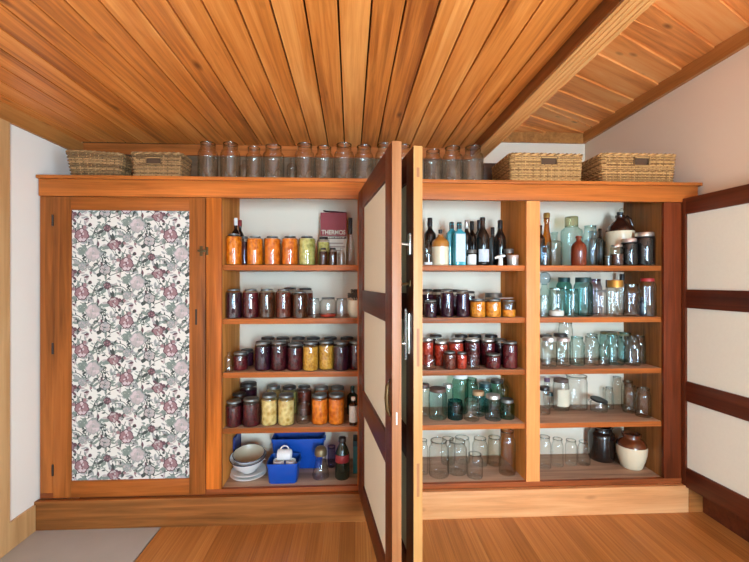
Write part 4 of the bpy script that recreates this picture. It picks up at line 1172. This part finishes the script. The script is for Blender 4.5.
openjar('tallest clear jar at the back, wide neck', 'c3', 565.5, 13.5, 322.7, .35, G_CLEAR, WIDE)
lidjar('rear jar with olive lid behind short jar', 'c3', 606, 16, 331.8, .30, plain('olive lid', (92, 88, 50), .5), G_AQUA, .07, .92)
openjar('rear aqua jar behind the broad one', 'c3', 622, 13, 332, .30, G_AQUA, OPEN)
lidjar('rear jar with pale lid near the panel', 'c3', 631, 12, 333.5, .30, LID_TAN, G_CLEAR, .1, .8)
openjar('rear clear jar between the broad jars', 'c3', 597.5, 12, 334.5, .31, G_CLEAR, OPEN)

lidjar('clear jar with dark lid nearest the stile', 'c4', 544.3, 11, 386.5, 415.5, LID_DARK, G_CLEAR, .13, .9)
lidjar('clear jar with dark lid and cream label', 'c4', 558, 15, 377.5, 410, LID_BROWN, G_CLEAR, .1, .92, None, 0, LABEL_CREAM)
lidjar('rear jar with small mauve lid', 'c4', 547, 6, 378, .33, LID_MAUVE, G_CLEAR, .12, .9)
lidjar('low jar with sage lid behind labelled one', 'c4', 551.5, 8, 393, 408, LID_TEAL, G_CLEAR, .2, .95)
CYL = [(0, .03), (.9, .02), (.97, 0), (1, .01), (1, .82), (.98, .86), (.93, .88), (.93, .99), (.95, 1.0), (.9, 1.0), (.9, .92)]
openjar('large clear straight jar against the wall', 'c4', 576.3, 20, 375.5, 407, G_CLEAR, CYL)
t, r, h = put('storage_jar', 'jar', 'low open jar with black hinged lid tilted up', 'c4', 597, 15.5, 401.5, 413)
turned('glass_body', sc_prof([(0, .04), (.8, .02), (.9, 0), (.98, .03), (1, .12), (1, .85), (.95, .92), (.95, 1.0), (.9, 1.0), (.9, .9)], r, h), G_CLEAR, t)
ld = turned('lid', [(0, .0045), (r * .6, .0045), (r * .62, .006), (r * .97, .006), (r * .99, 0), (r * 1.03, .002), (r * 1.03, .010), (r * .97, .012), (r * .55, .010), (0, .010)], LID_BLACK, t)
ld.location = (0, -r * .03, h + .009); ld.rotation_euler = (math.radians(10), math.radians(8), 0)
tube('wire_clip', [(-r * .9, r * .5, h * .85), (-r * .95, r * .75, h * 1.05), (0, r * 1.05, h * 1.15), (r * .95, r * .75, h * 1.05), (r * .9, r * .5, h * .85)], .0016, LID_GREY, t, 6)
openjar('short clear jar at the back by tilted lid', 'c4', 607, 8, 385.5, .36, G_CLEAR, OPEN)
openjar('clear tumbler at the back corner', 'c4', 611.5, 9, 388, 401.5, G_CLEAR, TUMBLER, name='glass_tumbler', cat='glass')
openjar('clear jar deep in the corner, tallest there', 'c4', 618.5, 9, 377, 402, G_CLEAR, OPEN)
openjar('clear jar, third back along the panel', 'c4', 627, 11, 379, 405.5, G_OLD, OPEN)
openjar('clear jar, second back along the panel', 'c4', 636, 12, 383, 411, G_OLD, OPEN)
openjar('clear jar at the front of the panel row', 'c4', 647.5, 13.5, 386.5, 416, G_OLD, OPEN)

openjar('clear jar nearest the stile, one of four', 'c5', 544.5, 12.5, 436.5, 470, G_CLEAR, OPEN)
openjar('clear jar, second of four from the stile', 'c5', 557.5, 11, 438.5, 468, G_CLEAR, OPEN)
openjar('clear jar, third of four from the stile', 'c5', 571, 11.5, 440, 466.5, G_CLEAR, OPEN)
openjar('clear jar beside the black crock', 'c5', 584, 11.5, 441.5, 466.5, G_CLEAR, OPEN)
t, r, h = put('stoneware_crock', 'crock', 'tall black glazed crock', 'c5', 608.5, 24.5, 428, 466.5)
BLACKG = plain('black brown glaze', (28, 19, 15), .16, coat=.4)
turned('body', sc_prof([(0, .01), (.86, 0), (.93, .02), (1, .12), (1, .72), (.96, .80), (.82, .86)], r, h), BLACKG, t, 36)
turned('neck', sc_prof([(.82, .86), (.78, .88), (.78, .95), (.84, .96), (.84, 1.0), (.74, 1.0), (.73, .92), (0, .90)], r, h), BLACKG, t, 36)
t, r, h = put('stoneware_jar', 'jar', 'rounded cream jar with shiny brown glazed neck', 'c5', 637.5, 27, 430, 469)
turned('body', sc_prof([(0, .01), (.62, 0), (.68, .02), (.86, .22), (.97, .42), (1, .58), (.985, .66)], r, h), STONE, t, 36)
BRG = plain('shiny brown glaze', (92, 46, 24), .12, coat=.5)
turned('glazed_shoulder', sc_prof([(.985, .66), (.93, .74), (.78, .82), (.62, .86), (.56, .89), (.56, .94), (.64, .95), (.64, 1.0), (.54, 1.0), (.53, .92), (0, .9)], r, h), BRG, t, 36)

# nudge neighbours on a shelf apart until no two feet share ground (mostly forwards and backwards)
def settle():
    by = {}
    for t, r, loc in PLACED:
        if t.name.split('.')[0] in ('saucer',):
            continue
        by.setdefault(loc, []).append((t, r))
    for loc, L in by.items():
        lo, hi = (.0, YB - .02) if loc == 't' else (.027, YB - .005)
        a, b = BAYX.get(loc[0], (XL + .05, BX1))
        fixed = BLOCK.get(loc, [])
        for it in range(300):
            moved = False
            for i in range(len(L)):
                for j in range(i + 1, len(L)):
                    (p, r), (q, s_) = L[i], L[j]
                    dx, dy = q.location.x - p.location.x, q.location.y - p.location.y
                    need = r + s_ - math.hypot(dx, dy)
                    if need > 1e-5:
                        moved = True
                        sy = 1 if dy >= 0 else -1
                        sx = 1 if dx >= 0 else -1
                        ky = .5 if abs(dy) > .3 * (r + s_) else .22
                        kx = .5 if abs(dx) > .6 * (r + s_) else .12
                        p.location.y -= sy * need * ky; q.location.y += sy * need * ky
                        p.location.x -= sx * need * kx; q.location.x += sx * need * kx
            for t, r in L:
                t.location.y = min(max(t.location.y, lo + r), hi - r)
                t.location.x = min(max(t.location.x, a + r + .001), b - r - .001)
                for (x0, x1, y0, y1) in fixed:
                    ox = min(t.location.x + r - x0, x1 - t.location.x + r); oy = min(t.location.y + r - y0, y1 - t.location.y + r)
                    if ox > 0 and oy > 0:
                        moved = True
                        if oy < ox: t.location.y += -oy if t.location.y < (y0 + y1) / 2 else oy
                        else: t.location.x += -ox if t.location.x < (x0 + x1) / 2 else ox
            if not moved:
                break
        else:
            print('UNSETTLED', loc)
BLOCK = {'a1': [(carton_x - carton_w, carton_x + carton_w, .295, .375)]}
settle()

for t, r, loc in PLACED:
    if abs(t.location.x - t['_x0']) > .02: print('SHIFT', t['label'], round(t.location.x - t['_x0'], 3), round(t.location.y - t['_y0'], 3))
    del t['_x0']; del t['_y0']

# ------------------------------------------------------------------ baskets
def wicker(name, c1, c2):
    if name in MATS:
        return MATS[name]
    m = wood(name, c1, tuple((a + b) // 2 for a, b in zip(c1, c2)), c2, 'X', rough=.6, grain=60, island=.5)
    return m
WICK = wicker('golden wicker', (122, 84, 44), (208, 160, 100))
WICK2 = wicker('grey brown wicker', (100, 72, 42), (176, 132, 84))  # left baskets: greyer and darker, their shade put into the colour
def basket(desc, px0, px1, pyt, y0, depth, flare, mat, hole=None, loop=False, sag=0.0):
    xa, zt, _ = at(px0, pyt, y0); xb = at(px1, pyt, y0)[0]
    H = zt - ZT - .004
    t = thing('wicker_basket', lbl(desc, 't'), 'basket', ((xa + xb) / 2, y0 + depth / 2, ZT + .001))
    A, B = (xb - xa) / 2, depth / 2
    def ringpts(f, z, n, wave=0.0, ph=0.0):
        """points round a rounded oblong; wave = in-and-out of the weave"""
        s = 1 - flare * (1 - f)
        a, b, c = A * s, B * s, .025
        segs = [(2 * (a - c), 0), (PI / 2 * c, 1), (2 * (b - c), 0), (PI / 2 * c, 1)] * 2
        tot = 4 * (a - c) + 4 * (b - c) + 2 * PI * c
        pts = []
        for i in range(n):
            d = tot * i / n
            # front edge first: from (-a+c, -b) to (a-c, -b)
            if d < 2 * (a - c): p = (-a + c + d, -b); q = (0, -1)
            else:
                d -= 2 * (a - c)
                if d < PI / 2 * c:
                    an = -PI / 2 + d / c; p = (a - c + c * math.cos(an), -b + c + c * math.sin(an)); q = (math.cos(an), math.sin(an))
                else:
                    d -= PI / 2 * c
                    if d < 2 * (b - c): p = (a, -b + c + d); q = (1, 0)
                    else:
                        d -= 2 * (b - c)
                        if d < PI / 2 * c:
                            an = d / c; p = (a - c + c * math.cos(an), b - c + c * math.sin(an)); q = (math.cos(an), math.sin(an))
                        else:
                            d -= PI / 2 * c
                            if d < 2 * (a - c): p = (a - c - d, b); q = (0, 1)
                            else:
                                d -= 2 * (a - c)
                                if d < PI / 2 * c:
                                    an = PI / 2 + d / c; p = (-a + c + c * math.cos(an), b - c + c * math.sin(an)); q = (math.cos(an), math.sin(an))
                                else:
                                    d -= PI / 2 * c
                                    if d < 2 * (b - c): p = (-a, b - c - d); q = (-1, 0)
                                    else:
                                        d -= 2 * (b - c); an = PI + d / c
                                        p = (-a + c + c * math.cos(an), -b + c + c * math.sin(an)); q = (math.cos(an), math.sin(an))
            w = wave * math.cos(PI * i / 2 + ph)
            zz = z + sag * f * math.sin(2 * PI * i / n * 2 + 1)
            pts.append((p[0] + q[0] * w, p[1] + q[1] * w, zz))
        return pts
    peri = 4 * (A + B)
    N = int(peri / .026 / 2) * 2 * 2                 # two points a stake
    rows = max(8, int(H / .0105))
    bm = bmesh.new()
    for k in range(rows):
        f = (k + .5) / rows
        pts = ringpts(f, .006 + f * (H - .012), N, .0052, PI * (k % 2))
        if hole and hole[2] < f < hole[3]:
            run = []
            for i in range(N + 1):
                p = pts[i % N]
                if p[1] < 0 and hole[0] < p[0] < hole[1]:
                    if len(run) > 1: bm_tube(bm, run, .0056, 5)
                    run = []
                else:
                    run.append(p)
            if len(run) > 1: bm_tube(bm, run, .0056, 5)
        else:
            bm_tube(bm, pts, .0056, 5, True)
    lo, hi = ringpts(0, .004, N), ringpts(1, H - .004, N)
    for i in range(0, N, 2):
        m_ = [tuple(lo[i][c] + (hi[i][c] - lo[i][c]) * u for c in range(3)) for u in (0, 1)]
        if hole and hi[i][1] < 0 and hole[0] < hi[i][0] < hole[1]:
            m_[1] = tuple(lo[i][c] + (hi[i][c] - lo[i][c]) * hole[2] for c in range(3))
        bm_tube(bm, m_, .0036, 5)
    base = ringpts(0, .006, N)
    bm.faces.new([bm.verts.new(p) for p in base])
    link('woven_body', bm_end(bm, 'woven_body'), t, [mat], None, 60)
    bm = bmesh.new()
    l0, l1, l2 = [[bm.verts.new((p[0] * q, p[1] * q, p[2])) for p in ringpts(f, z, N)] for f, z, q in ((0, .012, .95), (.9, H * .9, .95), (1, H * 1.0, .7))]
    for L0, L1 in ((l0, l1), (l1, l2)):
        for i in range(N):
            bm.faces.new((L0[i], L0[(i + 1) % N], L1[(i + 1) % N], L1[i]))
    bm.faces.new(l0[::-1]); bm.faces.new(l2)
    link('lining', bm_end(bm, 'lining'), t, [plain('dark shade filling', (86, 58, 36), .9)], None, 60)  # dark filling added so the inside looks shaded through the holes
    bm = bmesh.new()
    n2 = N * 2
    for ph in (0, PI):
        pts = ringpts(1, H, n2)
        cen = []
        for i, p in enumerate(pts):
            w = 2 * PI * i / 9 + ph
            s_ = 1 + .0045 * math.cos(w) / A
            cen.append((p[0] * s_, p[1] * s_, p[2] + .0045 * math.sin(w)))
        bm_tube(bm, cen, .0062, 6, True)
    link('rim', bm_end(bm, 'rim'), t, [mat], None, 60)
    if hole:
        bm = bmesh.new()
        zb, zt_ = .006 + hole[2] * (H - .012), .006 + hole[3] * (H - .012)
        yb = -B * (1 - flare * (1 - (hole[2] + hole[3]) / 2)) - .002
        bm_tube(bm, [(hole[0], yb, zb), (hole[1], yb, zb), (hole[1], yb - .002, zt_), (hole[0], yb - .002, zt_)], .0055, 6, True)
        link('handle', bm_end(bm, 'handle'), t, [mat], None, 60)
    if loop:
        x0_, x1_, y_ = loop
        bm = bmesh.new()
        pts = [(x0_ + (x1_ - x0_) * k / 12, y_, H - .01 + .042 * math.sin(PI * k / 12)) for k in range(13)]
        bm_tube(bm, pts, .0055, 6)
        pts = [(x0_ + (x1_ - x0_) * k / 12, y_ + .006, H - .012 + .044 * math.sin(PI * k / 12)) for k in range(13)]
        bm_tube(bm, pts, .0045, 6)
        link('handle', bm_end(bm, 'handle'), t, [mat], None, 60)
    return t
basket('small flared basket nearest the white wall', 65.5, 120, 151.5, .015, .17, .14, WICK2, None, (.02, .15, .05), .006)
basket('small straight basket beside the empty jars', 131, 181, 152.5, .015, .17, .06, WICK2, (-.06, .03, .55, .85))
basket('oblong basket with cut handle beside the beam', 510.5, 583, 153.5, .015, .37, .03, WICK, (-.04, .065, .62, .92))
basket('oblong basket with cut handle by the tan wall', 602, 676.5, 153.5, .015, .37, .05, WICK, (-.035, .065, .62, .92))

# ------------------------------------------------------------------ camera, light, view
cam = bpy.data.cameras.new('camera'); co = bpy.data.objects.new('camera', cam); COL.objects.link(co)
co.location = (0, -DIST, EYE); co.rotation_euler = (PI / 2, 0, -YAW)
cam.sensor_width = 36; cam.lens = F / 749 * 36; cam.clip_start = 0.05
sc.camera = co

def daylight(name, x0, x1, z0, z1, power, col):
    l = bpy.data.lights.new(name, 'AREA'); l.shape = 'RECTANGLE'
    l.size = x1 - x0; l.size_y = z1 - z0; l.energy = power; l.color = col
    o = bpy.data.objects.new(name, l); COL.objects.link(o)
    o.location = ((x0 + x1) / 2, YF - .11, (z0 + z1) / 2); o.rotation_euler = (PI / 2, 0, 0)
    return o
daylight('door_daylight', DX0 + .05, DX1 - .05, .5, DZ1 - .05, 410, (.53, .78, 1.0))
daylight('window_daylight', WX0 + .05, WX1 - .05, WZ0 + .05, WZ1 - .05, 62, (.53, .78, 1.0))

o = daylight('side_fill', 0, RY1 - RY0 - .1, RZ0 + .05, RZ1 - .05, 120, (.50, .77, 1.0))  # added cool fill for the left wall, from an unseen side opening
o.location = (XR + .095, (RY0 + RY1) / 2, (RZ0 + RZ1) / 2); o.rotation_euler = (PI / 2, 0, PI / 2)
sl = bpy.data.lights.new('sun', 'SUN'); sl.energy = 80; sl.angle = 0.0093; sl.color = (.85, .93, 1.0)
so = bpy.data.objects.new('sun', sl); COL.objects.link(so); so.rotation_euler = (math.radians(40), 0, math.radians(-8))
w = bpy.data.worlds.new('world'); sc.world = w; w.use_nodes = True
bg = w.node_tree.nodes['Background']; bg.inputs['Color'].default_value = (.75, .85, 1, 1); bg.inputs['Strength'].default_value = 0.6
vs = sc.view_settings
vs.view_transform = 'Standard'; vs.look = 'None'; vs.exposure = -0.15; vs.gamma = 1.0; vs.use_curve_mapping = False
cy = sc.cycles
cy.max_bounces = 10; cy.diffuse_bounces = 6; cy.glossy_bounces = 4; cy.transparent_max_bounces = 48; cy.transmission_bounces = 6
cy.caustics_reflective = False; cy.caustics_refractive = False
cy.sample_clamp_indirect = 6.0
